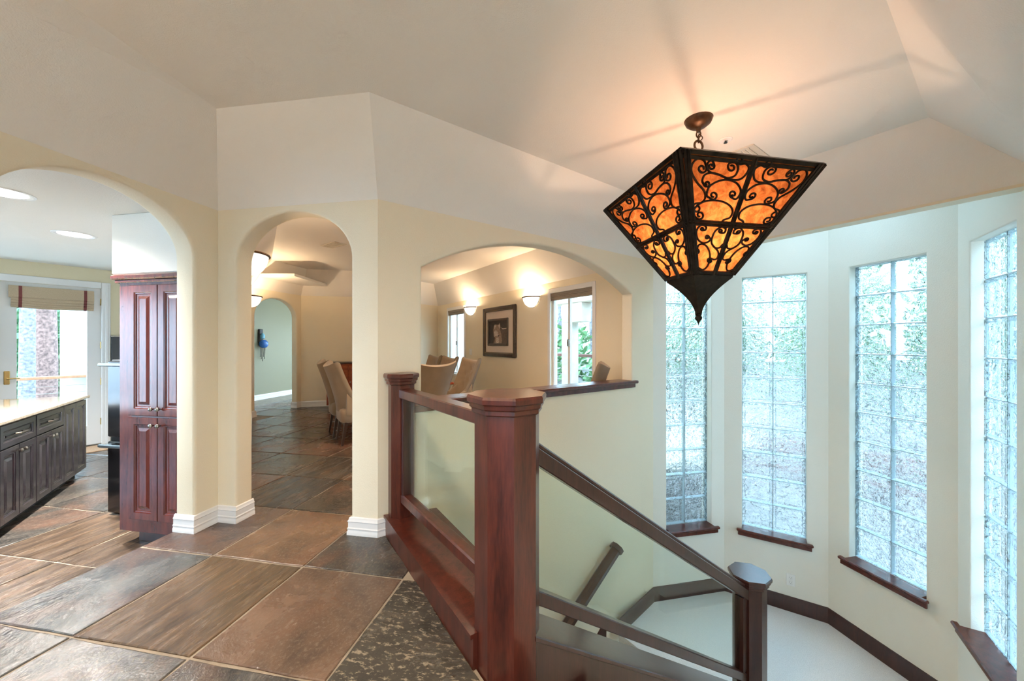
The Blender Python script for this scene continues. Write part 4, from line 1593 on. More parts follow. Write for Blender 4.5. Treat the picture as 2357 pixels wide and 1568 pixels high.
frame_rect(-w2, w2, 0, hh, 0.075, -0.045, -0.002, 'outer_frame', 'frame_wood', pic, 0.012)
frame_rect(-w2 + 0.066, w2 - 0.066, 0.060, hh - 0.060, 0.03, -0.034, -0.002, 'frame_lip', 'frame_wood', pic, 0.006)
B().box(-w2 + 0.05, w2 - 0.05, -0.016, -0.003, 0.05, hh - 0.05).build('mat_board', 'mat_board', pic)
bead = B()
for i in range(38):
    z = 0.08 + (hh - 0.16) * i / 37
    for x in (-w2 + 0.08, w2 - 0.08):
        bead.bbox(x - 0.008, x + 0.008, -0.042, -0.03, z - 0.008, z + 0.008, 0.004)
for i in range(44):
    x = -w2 + 0.09 + (2 * w2 - 0.18) * i / 43
    for z in (0.075, hh - 0.075):
        bead.bbox(x - 0.008, x + 0.008, -0.042, -0.03, z - 0.008, z + 0.008, 0.004)
bo = bead.build('beading', 'frame_bead', pic)
ix0, ix1, iz0, iz1 = -w2 + 0.20, w2 - 0.26, 0.22, 0.77
ix0, ix1 = -0.43, 0.35
frame_rect(ix0, ix1, iz0, iz1, 0.045, -0.036, -0.014, 'inner_frame', 'frame_wood', pic, 0.008)
art = B().box(ix0 + 0.03, ix1 - 0.03, -0.020, -0.012, iz0 + 0.03, iz1 - 0.03).build('picture_ground', 'art_dark', pic)
aw, ah = ix1 - ix0 - 0.09, iz1 - iz0 - 0.09
ax, az = ix0 + 0.045, iz0 + 0.045


def art_shape(pts_, mat, y, nm):
    pl = [Vector((ax + u * aw, y, az + v_ * ah)) for u, v_ in pts_]
    B().add(pl, [tuple(t__) for t__ in tessellate_polygon([[Vector((q_.x, q_.z, 0)) for q_ in pl]])]).build(nm, mat, art)


art_shape([(0.22, 0.0), (0.30, 0.22), (0.24, 0.40), (0.22, 0.62), (0.28, 0.82), (0.36, 0.80), (0.55, 0.86), (0.62, 0.88), (0.66, 0.72), (0.78, 0.64), (0.97, 0.66), (0.97, 0.0)], 'art_fur_dark', -0.0205, 'body_shape')
art_shape([(0.30, 0.02), (0.36, 0.22), (0.28, 0.42), (0.26, 0.62), (0.30, 0.78), (0.40, 0.84), (0.56, 0.80), (0.62, 0.62), (0.70, 0.42), (0.74, 0.10), (0.72, 0.02)], 'art_fur_mid', -0.0210, 'ruff_shape')
art_shape([(0.30, 0.30), (0.28, 0.48), (0.33, 0.56), (0.42, 0.58), (0.50, 0.50), (0.56, 0.36), (0.50, 0.30), (0.42, 0.34)], 'art_fur_light', -0.0215, 'muzzle_shape')
art_shape([(0.33, 0.62), (0.30, 0.78), (0.36, 0.86), (0.40, 0.76)], 'art_fur_light', -0.0215, 'ear_shape')
art_shape([(0.54, 0.78), (0.60, 0.90), (0.64, 0.74), (0.60, 0.62)], 'art_fur_light', -0.0215, 'ear_shape')
art_shape([(0.66, 0.70), (0.80, 0.66), (0.97, 0.67), (0.97, 0.63), (0.78, 0.61)], 'art_fur_light', -0.0215, 'back_light')
art_shape([(0.50, 0.36), (0.57, 0.38), (0.58, 0.33), (0.53, 0.30)], 'slot_black', -0.0220, 'nose_shape')
art_shape([(0.38, 0.02), (0.44, 0.26), (0.56, 0.26), (0.58, 0.02)], 'art_fur_light', -0.0214, 'chest_shape')

# switch plate and outlet under the far sconce
sw = wd_thing('light_switch', 'cream light switch plate on the tan wall under the far sconce', 'switch', 4.78, 1.15)
B().bbox(-0.06, 0.06, -0.008, 0, -0.07, 0.07, 0.003).build('plate', 'white_plastic', sw)
B().bbox(-0.02, 0.02, -0.012, -0.006, -0.035, 0.035, 0.002).build('rocker', 'white_plastic', sw)


def chair(name, label, loc, rz, group=None):
    """front of the chair faces local +y"""
    t_ = thing(name, label, 'chair', (loc[0], loc[1], 0), rz, group)
    # curved, flared back
    nu, nv = 17, 19
    btn = [(-0.45, 0.30), (0.45, 0.30), (0.0, 0.47), (-0.5, 0.62), (0.5, 0.62), (0.0, 0.78)]

    def surf(u, v, off):
        # v from seat level to top
        wdt = 0.235 + 0.055 * v ** 1.5
        x = u * wdt
        z = 0.44 + v * (0.60 + 0.055 * abs(u) ** 2.2)
        y = -0.25 - 0.16 * v ** 1.4 + 0.085 * abs(u) ** 2.2 + 0.13 * (1 - v) ** 2 * abs(u) ** 3
        if off > 0:
            dd_ = sum(math.exp(-(((u - a) / 0.13) ** 2 + ((v - b1) / 0.055) ** 2)) for a, b1 in btn)
            y += off + 0.018 * (1 - u * u) - 0.028 * dd_
        else:
            y += off
        return Vector((x, y, z))
    fv = [[surf(-1 + 2 * i / (nu - 1), j / (nv - 1), 0.035) for i in range(nu)] for j in range(nv)]
    bv_ = [[surf(-1 + 2 * i / (nu - 1), j / (nv - 1), -0.035) for i in range(nu)] for j in range(nv)]
    rings_ = []
    bb_ = B()
    vsx, fs = [], []
    for grid in (fv, bv_):
        for row in grid:
            vsx += row
    off = nu * nv
    for j in range(nv - 1):
        for i in range(nu - 1):
            a = j * nu + i
            fs.append((a, a + 1, a + nu + 1, a + nu))
            fs.append((off + a, off + a + nu, off + a + nu + 1, off + a + 1))
    rim = [(0, i) for i in range(nu)] + [(j, nu - 1) for j in range(1, nv)] + [(nv - 1, i) for i in range(nu - 2, -1, -1)] + [(j, 0) for j in range(nv - 2, 0, -1)]
    # rounded rim: one middle ring pushed outward
    base = len(vsx)
    for j, i in rim:
        a, c_ = fv[j][i], bv_[j][i]
        mid = (a + c_) / 2
        cen_ = surf(0, 0.5, 0)
        o_ = Vector((mid.x - cen_.x, 0, mid.z - cen_.z)).normalized() * 0.022
        vsx.append(mid + o_)
    k_ = len(rim)
    for q_ in range(k_):
        r_ = (q_ + 1) % k_
        a0, a1 = rim[q_][0] * nu + rim[q_][1], rim[r_][0] * nu + rim[r_][1]
        fs.append((a0, a1, base + r_, base + q_))
        fs.append((base + q_, base + r_, off + a1, off + a0))
    bb_.add(vsx, fs)
    bk = bb_.build('backrest', 'fabric', t_, smooth=70)
    for a, b1 in btn:
        q_ = surf(a, b1, 0.035)
        B().lathe([(0.0, -0.006), (0.010, -0.004), (0.012, 0.0), (0.008, 0.005), (0.0, 0.006)], 8, M=Matrix.Translation(q_) @ Matrix.Rotation(PI / 2, 4, 'X')).build('button', 'fabric_button', bk)
    # seat shell with rounded edges
    rg = []
    for z, gr in ((0.30, -0.012), (0.315, 0.0), (0.42, 0.004), (0.465, -0.004), (0.485, -0.03), (0.49, -0.09)):
        ring = []
        for i in range(28):
            a = 2 * PI * i / 28
            cx, cy = math.cos(a), math.sin(a)
            ex = abs(cx) ** 0.4 * (1 if cx > 0 else -1)
            ey = abs(cy) ** 0.4 * (1 if cy > 0 else -1)
            ring.append(Vector(((0.245 + gr) * ex, (0.265 + gr) * ey - 0.005, z)))
        rg.append(ring)
    B().rings(rg).build('seat', 'fabric', t_, smooth=60)
    # short sloping arms that run into the back
    for sx in (-1, 1):
        pr = []
        for i in range(9):
            f = i / 8
            y = 0.14 - 0.34 * f
            ztop = 0.49 + 0.20 * f ** 1.6
            pr.append([Vector((sx * (0.222 + dx), y, z)) for dx, z in ((-0.03, 0.40), (0.028, 0.40), (0.034, ztop - 0.02), (0.02, ztop), (-0.02, ztop), (-0.034, ztop - 0.02))])
        B().rings(pr).build('arm', 'fabric', t_, smooth=60)
    for sx in (-1, 1):
        for sy in (-1, 1):
            B().rings([[Vector((sx * 0.20 + dx * 0.022, sy * 0.20 + dy * 0.022, 0.305)) for dx, dy in ((-1, -1), (1, -1), (1, 1), (-1, 1))],
                       [Vector((sx * 0.205 + dx * 0.012, sy * (0.215 if sy > 0 else 0.25) + dy * 0.012, 0.0)) for dx, dy in ((-1, -1), (1, -1), (1, 1), (-1, 1))]]).build('leg', 'leg_wood', t_)
    return t_


def at_px(px, Y):
    return ((px - 1178.5) / 860 * Y, Y)


TA = WD                     # long axis of the table
TN = Vector((0.829, 0.559))
TC = Vector((-1.86, 6.21))
chairs = [
    ('taupe tufted chair with its back to the round archway, nearer of two', Vector((-2.13, 5.20)), TN),
    ('taupe tufted chair with its back to the round archway, beyond the first', Vector((-2.48, 5.70)), TN),
    ('grey-taupe tufted chair at the table end, its back to the wide arch', TC - TA * 1.17, TA),
    ('tan tufted chair at the table, nearest of three along the picture wall', TC + TN * 0.72 - TA * 0.55, -TN),
    ('tan tufted chair at the table, middle of three along the picture wall', TC + TN * 0.72 + TA * 0.30, -TN),
    ('grey tufted chair at the table, closest to the far corner window', TC + TN * 0.72 + TA * 1.02, -TN),
    ('taupe tufted chair standing alone by the near dining window', Vector((0.80, 4.78)), None)]
proto = None
for lb, q, fdir in chairs:
    if fdir is None:
        fdir = Vector((-0.97, 0.25))
    rz = math.atan2(fdir.y, fdir.x) - PI / 2
    if proto is None:
        proto = chair('dining_chair', lb, q, rz, 'tufted dining chairs')
    else:
        c_ = copy_tree(proto)
        c_.location = (q.x, q.y, 0)
        c_.rotation_euler = (0, 0, rz)
        c_['label'] = lb

for x_, y_, lb in ((-1.3, 4.4, 'added hidden fill light in the dining ceiling near the round archway'), (-0.2, 4.3, 'added hidden fill light in the dining ceiling above the wide arch')):  # hidden lamps added to brighten the dining room
    t_ = thing('recessed_light', lb, 'lamp', (x_, y_, CEIL), 0, 'added dining fill lights')
    B().lathe([(0.075, -0.001), (0.09, -0.006), (0.10, -0.0005), (0.075, -0.0005)], 28).build('trim_ring', 'white_trim', t_)
    B().lathe([(0.0, -0.003), (0.074, -0.003), (0.074, -0.001), (0.0, -0.001)], 28).build('lens', 'can_light', t_)
    spot('dining_fill_glow', (0, 0, -0.02), 42, (1.0, 0.74, 0.52), t_)

# table
tb = thing('dining_table', 'red-brown wooden dining table among the tufted chairs', 'table', (TC.x, TC.y, 0), math.atan2(TA.y, TA.x))
B().bbox(-1.02, 0.98, -0.50, 0.50, 0.725, 0.76, 0.008).build('table_top', 'red_wood', tb)
B().bbox(-0.90, 0.86, -0.40, 0.40, 0.63, 0.724, 0.004).build('apron', 'red_wood', tb)
for sx in (-0.88, 0.84):
    for sy in (-0.38, 0.38):
        B().rings([[Vector((sx + dx * 0.045, sy + dy * 0.045, 0.63)) for dx, dy in ((-1, -1), (1, -1), (1, 1), (-1, 1))], [Vector((sx + dx * 0.03, sy + dy * 0.03, 0)) for dx, dy in ((-1, -1), (1, -1), (1, 1), (-1, 1))]]).build('leg', 'red_wood', tb)

# sideboard on the far wall
du = (EB - EA).normalized()
dnn = Vector((du.y, -du.x))
sbp = EA + du * 0.98 + dnn * 0.24
sb = thing('sideboard', 'red cherry sideboard against the far wall', 'cabinet', (sbp.x, sbp.y, 0), math.atan2(du.y, du.x))
B().bbox(-0.37, 0.47, -0.20, 0.20, 0.08, 0.93, 0.004).build('body', 'red_wood', sb)
B().bbox(-0.39, 0.49, -0.23, 0.205, 0.93, 0.955, 0.006).build('top_board', 'leg_wood', sb)
B().bbox(-0.34, 0.44, -0.17, 0.18, 0.0, 0.08, 0.002).build('plinth', 'leg_wood', sb)
for k in range(2):
    dr = B().bbox(-0.35 + k * 0.41, 0.04 + k * 0.41, -0.222, -0.199, 0.12, 0.90, 0.006).build('door', 'red_wood', sb)
    B().lathe([(0.0, 0.0), (0.010, 0.004), (0.012, 0.016), (0.0, 0.022)], 10, M=Matrix.Translation((0.01 + k * 0.08, -0.222, 0.55)) @ Matrix.Rotation(PI / 2, 4, 'X')).build('knob', 'pewter', dr)

# small blue ornament on the green wall
t_ = (597 - 1178.5) / 860
gu = (Vector((-5.63, 10.9)) - Vector((-6.42, 6.6))).normalized()
gb = Vector((-6.42, 6.6))
sg = (t_ * gb.y - gb.x) / (gu.x - t_ * gu.y)
gp = gb + gu * sg
orn = thing('wall_ornament', 'small blue hanging ornament on the green corridor wall', 'ornament', (gp.x, gp.y, 1.32), math.atan2(gu.y, gu.x))
B().lathe([(0.0, -0.09), (0.06, -0.075), (0.095, -0.02), (0.09, 0.05), (0.05, 0.10), (0.0, 0.11)], 14, c=(0.02, -0.10, 0.0)).build('bowl', 'blue_glaze', orn, smooth=60)
B().bbox(-0.05, 0.05, -0.06, 0, 0.05, 0.36, 0.01).build('bracket', 'art_dark', orn)
B().lathe([(0.0, 0.0), (0.045, 0.02), (0.05, 0.09), (0.02, 0.14), (0.0, 0.15)], 12, c=(0.0, -0.09, 0.12)).build('figure_head', 'teal_glaze', orn, smooth=60)
for i in range(5):
    B().tube([Vector((-0.04 + i * 0.03, -0.08, -0.08)), Vector((-0.045 + i * 0.03, -0.07, -0.30 - 0.05 * (i % 3)))], 0.006, 5).build('tassel', 'art_dark', orn)
# dining ceiling vent
vd = thing('ceiling_vent', 'small ceiling vent seen through the round archway', 'vent', (-2.75, 5.75, CEIL), math.radians(-34))
B().bbox(-0.2, 0.2, -0.10, 0.10, -0.01, -0.0005, 0.003).build('frame', 'vent_paint', vd)
for i in range(5):
    B().bbox(-0.17, 0.17, -0.075 + i * 0.034, -0.06 + i * 0.034, -0.014, -0.009, 0.001).build('slat', 'vent_paint', vd)

# ------------------------------------------------------------------ kitchen
def raised_door(w, h, fr_=0.052, th=0.022):
    """raised-panel door; local x across, z up, front at y=0 facing -y"""
    def rect(i, y):
        return [Vector((i, y, i)), Vector((w - i, y, i)), Vector((w - i, y, h - i)), Vector((i, y, h - i))]
    bb_ = B()
    bb_.rings([rect(0, th), rect(0, 0.003), rect(0.003, 0.0), rect(fr_, 0.0), rect(fr_ + 0.006, 0.005), rect(fr_ + 0.012, 0.006), rect(fr_ + 0.016, 0.011), rect(fr_ + 0.03, 0.011), rect(fr_ + 0.052, 0.002), rect(min(w, h) / 2 - 0.005 if min(w, h) / 2 < fr_ + 0.06 else fr_ + 0.055, 0.002)])
    return bb_


def knob(parent, x, y, z, mat='pewter'):
    B().lathe([(0.005, 0.0), (0.006, 0.012), (0.013, 0.018), (0.016, 0.026), (0.011, 0.033), (0.0, 0.035)], 14, M=Matrix.Translation((x, y, z)) @ Matrix.Rotation(PI / 2, 4, 'X')).build('knob', mat, parent, smooth=50)


# tall cherry cabinet
TCP = Vector((-3.005, 2.86))
tc_ = thing('tall_cabinet', 'tall cherry pantry cabinet with four raised-panel doors beyond the kitchen archway', 'cabinet', (TCP.x, TCP.y, KF), math.atan2(U2.y, U2.x))
Wc, Hc = 0.66, 2.04
B().bbox(0, Wc, 0.0, 0.35, 0.10, Hc - 0.03, 0.003).build('body', 'cherry', tc_)
B().bbox(0.10, Wc - 0.02, 0.06, 0.34, 0.0, 0.10, 0.002).build('plinth', 'mahogany_dark', tc_)
B().bbox(-0.028, Wc + 0.02, -0.045, 0.35, Hc - 0.032, Hc + 0.006, 0.010).bbox(-0.012, Wc + 0.01, -0.026, 0.35, Hc - 0.055, Hc - 0.03, 0.006).build('crown', 'cherry', tc_)
dw = 0.268
zsp = 0.965 + 0.015
for k in range(2):
    for lo, hi2 in ((0.205, zsp - 0.006), (zsp + 0.006, Hc - 0.075)):
        x0 = 0.115 + k * (dw + 0.006)
        d_ = raised_door(dw, hi2 - lo).build('door', 'cherry', tc_)
        d_.location = (x0, -0.022, lo)
        zk = (hi2 - lo - 0.055) if lo < 0.5 else 0.055
        knob(d_, dw - 0.028 if k == 0 else 0.028, 0.0, zk)

# drywall soffit above the tall cabinet
sf = B()
MT = Matrix(((U2.x, U1.x, 0, TCP.x), (U2.y, U1.y, 0, TCP.y), (0, 0, 1, 0), (0, 0, 0, 1)))
sf.bbox(-0.035, 0.66, -0.03, 0.36, Hc + KF + 0.008, KC + 0.002, 0.01, MT)
sf.build('ceiling_soffit', 'paint_kitchen', None, 'structure')

# black appliance with two doors
ov = thing('double_oven', 'black double oven with bar handles behind the tall cabinet', 'oven', (-3.607, 3.33, KF), math.atan2(U2.y, U2.x))
B().bbox(0, 0.46, 0.03, 0.42, 0.02, 1.38, 0.004).build('body', 'dark_grey', ov)
for lo, hi2 in ((0.02, 0.655), (0.695, 1.37)):
    d_ = B().bbox(0, 0.46, 0.0, 0.035, lo, hi2, 0.008).build('door', 'black_gloss', ov)
    B().bbox(-0.03, 0.44, -0.055, -0.03, hi2 - 0.045, hi2 - 0.015, 0.008).bbox(0.02, 0.05, -0.035, 0.002, hi2 - 0.045, hi2 - 0.018, 0.004).bbox(0.38, 0.41, -0.035, 0.002, hi2 - 0.045, hi2 - 0.018, 0.004).build('handle', 'steel_blue', d_)
gpnl = KD0 + KU * 0.27 + Vector((KU.y, -KU.x)) * 0.02
gp_t = thing('grey_board', 'dark grey upright board beside the kitchen door casing', 'board', (gpnl.x, gpnl.y, KF), math.atan2(KU.y, KU.x))
B().bbox(-0.26, 0.25, -0.02, 0.015, 0, 1.63, 0.004).build('board', 'dark_grey', gp_t)
B().bbox(-0.265, 0.255, -0.024, 0.017, 1.625, 1.645, 0.003).build('edge_strip', 'pewter', gp_t)

# island: three cabinet units and the worktop
IC = Vector((-4.973, 4.34))
IU = Vector((0.558, -0.83)).normalized()      # along the front toward the camera
IN = Vector((0.83, 0.558)).normalized()       # out of the front
rz_i = math.atan2(IU.y, IU.x)
# local: x along IU, front normal = +y? (rot90 of IU) = (0.83, 0.558) -> +y is the front
units = [(0.0, 0.59, 'end unit of the dark island with two tall raised panels'), (0.593, 1.165, 'middle island cabinet with a drawer above two doors'), (1.168, 1.74, 'island cabinet with a drawer above two doors at the archway end')]
for x0, x1, lb in units:
    q = IC + IU * x0
    un = thing('island_cabinet', lb, 'cabinet', (q.x, q.y, KF), rz_i + PI, 'kitchen island cabinets')
    # local after the half turn: +x runs away from the camera end, front is -y
    w = x1 - x0
    B().bbox(-w, 0, 0.0, 0.60, 0.08, 0.885, 0.002).build('body', 'island_wood', un)
    B().bbox(-w, 0, 0.07, 0.55, 0.0, 0.08, 0.001).build('plinth', 'slot_black', un)
    if x0 == 0.0:
        for k in range(2):
            d_ = raised_door(w / 2 - 0.004, 0.79, 0.05, 0.02).build('door', 'island_wood', un)
            d_.location = (-w + k * w / 2 + 0.002, -0.020, 0.085)
    else:
        d_ = raised_door(w - 0.012, 0.185, 0.045, 0.02).build('drawer', 'island_wood', un)
        d_.location = (-w + 0.006, -0.020, 0.690)
        B().tube([Vector((w / 2 - 0.065, 0, 0.092)), Vector((w / 2 - 0.055, -0.026, 0.092)), Vector((w / 2 + 0.055, -0.026, 0.092)), Vector((w / 2 + 0.065, 0, 0.092))], 0.007, 8).build('handle', 'pewter', d_)
        for k in range(2):
            d_ = raised_door(w / 2 - 0.008, 0.59, 0.05, 0.02).build('door', 'island_wood', un)
            d_.location = (-w + k * w / 2 + 0.004, -0.020, 0.09)
            knob(d_, (w / 2 - 0.04) if k == 0 else 0.03, 0.0, 0.545)
wt = thing('worktop', 'speckled granite worktop of the kitchen island', 'worktop', (IC.x, IC.y, KF + 0.887), rz_i + PI)
B().bbox(-2.9, 0.04, -0.04, 1.0, 0.0, 0.035, 0.008).build('slab', 'granite', wt)
q = IC + IU * 0.85 - IN * 0.72
fa = thing('kitchen_faucet', 'chrome gooseneck faucet on the island worktop', 'faucet', (q.x, q.y, KF + 0.922), rz_i)
B().tube([Vector((0, 0, 0)), Vector((0, 0, 0.14))] + [Vector((-0.045 + 0.045 * math.cos(a), 0.0, 0.14 + 0.055 * math.sin(a))) for a in [PI * k / 8 for k in range(9)]] + [Vector((-0.09, 0, 0.10))], 0.013, 10).build('spout', 'white_plastic', fa, smooth=60)
B().lathe([(0.028, 0), (0.028, 0.012), (0.018, 0.02), (0.0, 0.02)], 14).build('base_ring', 'chrome', fa)
B().tube([Vector((0.0, 0.0, 0.05)), Vector((0.03, 0.05, 0.08))], 0.006, 8).build('lever', 'chrome', fa)
q = IC + IU * 0.55 - IN * 0.72
sd = thing('soap_dispenser', 'small white soap dispenser beside the kitchen faucet', 'dispenser', (q.x, q.y, KF + 0.922), 0)
B().lathe([(0.022, 0), (0.024, 0.05), (0.012, 0.062), (0.008, 0.085), (0.0, 0.086)], 14).build('bottle', 'white_plastic', sd, smooth=60)
B().tube([Vector((0, 0, 0.085)), Vector((0.05, 0, 0.09))], 0.005, 8).build('nozzle', 'chrome', sd)

# kitchen door: local x along KU, room side is -y... rot90(KU)=(-.839,.545) outward = +y
dq = KD0 - KU * 1.03
door = struct_empty('door_1', (dq.x, dq.y, KF), math.atan2(KU.y, KU.x), 'white glazed kitchen door in a moulded casing')
cs = B()
DW, DH = 0.95, 2.35
for x0, x1 in ((-0.03, 0.0), (DW, DW + 0.03)):
    cs.bbox(x0 - 0.05, x1 + 0.05 - 0.01, -0.02, 0.0, 0, DH + 0.08, 0.005)
cs = B().bbox(-0.085, 0.01, -0.022, 0.0, 0, DH + 0.095, 0.006).bbox(DW - 0.01, DW + 0.085, -0.022, 0, 0, DH + 0.095, 0.006).bbox(0.01, DW - 0.01, -0.022, 0, DH, DH + 0.095, 0.006)
cs.bbox(-0.06, -0.03, -0.030, -0.02, 0, DH + 0.07, 0.004).bbox(DW + 0.03, DW + 0.06, -0.030, -0.02, 0, DH + 0.07, 0.004)
cs.build('casing', 'white_trim', door)
lf = B()
lf.bbox(-0.002, 0.17, 0.02, 0.065, 0.015, DH + 0.002, 0.002).bbox(DW - 0.15, DW + 0.002, 0.02, 0.065, 0.015, DH + 0.002, 0.002)
lf.bbox(0.168, DW - 0.148, 0.02, 0.065, DH - 0.17, DH + 0.002, 0.002).bbox(0.168, DW - 0.148, 0.02, 0.065, 0.015, 0.30, 0.002)
leaf = lf.build('door_leaf', 'white_trim', door)
B().box(0.17, DW - 0.15, 0.04, 0.046, 0.30, DH - 0.17).build('pane', 'window_glass', leaf)
for z in (0.35, 0.95, 1.5, 2.15):
    B().bbox(DW - 0.018, DW + 0.004, 0.004, 0.024, z - 0.05, z + 0.05, 0.003).build('hinge', 'brass', door)
hd = B().bbox(0.065, 0.115, 0.006, 0.022, 0.98, 1.16, 0.006).build('handle_plate', 'brass', leaf)
B().tube([Vector((0.09, 0.008, 1.06)), Vector((0.09, -0.045, 1.06)), Vector((0.19, -0.05, 1.06))], 0.009, 8).build('lever', 'brass', hd)
B().bbox(0.0, DW, -0.01, 0.10, -0.004, 0.02, 0.003).build('threshold', 'pewter', door)
# roman shade
rs = thing('roman_shade', 'folded tan roman shade with two dark stripes on the kitchen door', 'blind', (dq.x, dq.y, KF + 2.0), math.atan2(KU.y, KU.x))
for k in range(5):
    z1 = 0.30 - (0, 0.15, 0.185, 0.22, 0.25)[k]
    z0 = 0.30 - (0.165, 0.20, 0.235, 0.265, 0.29)[k]
    x0 = 0.10 + (0 if k == 0 else 0.02)
    fo = B()
    y0 = -0.05 + 0.009 * k
    nseg = 12
    rr = []
    for i in range(nseg + 1):
        f = i / nseg
        x = x0 + (0.86 - x0 - (0 if k == 0 else 0.0)) * f
        sag = (0.012 * math.sin(PI * f) if k else 0)
        rr.append([Vector((x, y0, z1 - 0.004)), Vector((x, y0 - 0.008, z0 + 0.012 - sag)), Vector((x, y0 + 0.004, z0 - sag)), Vector((x, y0 + 0.03, z0 + 0.02)), Vector((x, y0 + 0.03, z1))])
    fo.rings(rr)
    f_o = fo.build('fold', 'shade_cloth', rs, smooth=40)
    for xs in (0.18, 0.76):
        sag = 0.012 * math.sin(PI * (xs - x0) / 0.76) if k else 0
        B().add([Vector((xs, y0 - 0.001, z1 - 0.004)), Vector((xs + 0.03, y0 - 0.001, z1 - 0.004)), Vector((xs + 0.03, y0 - 0.010, z0 + 0.012 - sag)), Vector((xs, y0 - 0.010, z0 + 0.012 - sag)), Vector((xs + 0.03, y0 + 0.002, z0 - sag - 0.001)), Vector((xs, y0 + 0.002, z0 - sag - 0.001))], [(0, 1, 2, 3), (3, 2, 4, 5)]).build('stripe', 'shade_stripe', f_o)
# door mat
mq = dq + KU * 0.62 + Vector((KU.y, -KU.x)) * 0.30
mt = tag(B().bbox(-0.35, 0.35, -0.22, 0.22, 0.001, 0.014, 0.005).build('door_mat', 'coir'), 'tan coir mat on the slate inside the kitchen door', 'mat')
mt.location = (mq.x, mq.y, KF)
mt.rotation_euler = (0, 0, math.atan2(KU.y, KU.x))
# recessed kitchen lights
for (px, py), lb in zip(((172, 540), (6, 443)), ('round recessed ceiling light deeper in the kitchen', 'round recessed ceiling light just past the kitchen archway')):
    Yc = (KC - CAMH) * 860 / (790 - py)
    t_ = thing('recessed_light', lb, 'lamp', ((px - 1178.5) / 860 * Yc, Yc, KC), 0, 'kitchen ceiling lights')
    B().lathe([(0.105, -0.001), (0.125, -0.006), (0.138, -0.004), (0.140, -0.0005), (0.105, -0.0005)], 28).build('trim_ring', 'white_trim', t_)
    B().lathe([(0.0, -0.003), (0.104, -0.003), (0.104, -0.001), (0.0, -0.001)], 28).build('lens', 'can_light', t_)
    spot('kitchen_can_glow', (0, 0, -0.02), 260 if px > 100 else 80, (1.0, 0.95, 0.88), t_)

# ------------------------------------------------------------------ outdoors
def foliage(b_, c, rx, ry, rz_, n, size, rnd):
    for _ in range(n):
        while True:
            q_ = Vector((rnd.uniform(-1, 1), rnd.uniform(-1, 1), rnd.uniform(-1, 1)))
            if 0.25 < q_.length < 1:
                break
        p_ = Vector(c) + Vector((q_.x * rx, q_.y * ry, q_.z * rz_))
        a_ = Vector((rnd.gauss(0, 1), rnd.gauss(0, 1), rnd.gauss(0, 1))).normalized()
        c_ = a_.orthogonal().normalized()
        s_ = size * rnd.uniform(0.6, 1.4)
        d_ = a_.cross(c_)
        b_.add([p_ - c_ * s_, p_ + d_ * s_ * 0.45, p_ + c_ * s_, p_ - d_ * s_ * 0.45], [(0, 1, 2, 3)])


def tree(label, loc, h, tr, crown, mat, seed, bark='bark_grey', n=1500, size=0.16, group='trees outside'):
    rnd = random.Random(seed)
    t_ = thing('garden_tree', label, 'tree', loc, 0, group)
    pts_ = [Vector((0.04 * math.sin(i * 1.3 + seed), 0.04 * math.cos(i * 1.7 + seed), h * i / 8)) for i in range(9)]
    B().tube(pts_, tr, 12, tr * 0.55).build('trunk', bark, t_, smooth=60)
    if crown:
        b_ = B()
        for (x, y, z, r1, r2) in crown:
            foliage(b_, (x, y, z), r1, r1, r2, n // len(crown), size, rnd)
        fo = b_.build('foliage', mat, t_)
        fo['kind'] = 'stuff'
    return t_


B().box(-60, 60, -40, 80, -4.6, -4.55).build('ground_lower', 'pale_ground', None, 'structure')
# hillside beyond the stair bay
b = B()
rows = []
for i in range(9):
    f = i / 8
    d = 0.25 + 9.0 * f
    z = -1.75 + (0.05 if d < 3.4 else 0.95 + (d - 3.4) * 0.27)
    ring = []
    for j in range(13):
        a = -40 + 185 * j / 12
        q = Vector((2.7, 3.6)) + dirv(a) * (1.5 + d)
        if (q - C3).dot(Vector((0.829, 0.559))) < 0.25 and q.y > 4.4:
            q = q + Vector((0.829, 0.559)) * (0.25 - (q - C3).dot(Vector((0.829, 0.559))))
        ring.append(Vector((q.x, q.y, z + 0.12 * math.sin(j * 2.1 + i))))
    rows.append(ring)
b.rings(rows, closed=False, cap0=False, cap1=False)
b.build('ground_hillside', 'gravel', None, 'structure', smooth=60)
rw = thing('retaining_wall', 'weathered brown timber retaining wall seen through the glass blocks', 'wall', (6, 7, -1.8))
for lay_ in range(5):
    for j in range(9):
        a0, a1 = -18 + 150 * j / 9, -18 + 150 * (j + 1) / 9
        q0, q1 = Vector((2.7, 3.6)) + dirv(a0) * 4.7, Vector((2.7, 3.6)) + dirv(a1) * 4.7
        u = (q1 - q0)
        ln = u.length
        u.normalize()
        Mx = Matrix(((u.x, -u.y, 0, q0.x), (u.y, u.x, 0, q0.y), (0, 0, 1, 0), (0, 0, 0, 1)))
        if lay_ in (1, 2, 4):
            B().bbox(0.0, ln - 0.01, -0.08, 0.08, -1.85 + lay_ * 0.26, -1.60 + lay_ * 0.26, 0.02, Mx).build('timber', 'weathered_wood', rw, world=True)
rnd = random.Random(3)
for i in range(9):
    a = 12 + 120 * i / 8
    q = Vector((2.7, 3.6)) + dirv(a) * (7.2 + 2.6 * (i % 2))
    tree('dark leafy tree on the slope beyond the stair bay' if i % 2 else 'pale leafy tree on the slope beyond the stair bay', (q.x, q.y, -0.7), 5.5, 0.14, [(0, 0, 2.9, 1.15, 1.5), (0.1, 0.1, 1.9, 1.1, 0.8), (-0.1, 0.1, 4.6, 0.95, 1.3)], 'leaf_a' if i % 2 else 'leaf_b', i, n=3600, size=0.13, group='trees beyond the stair bay')
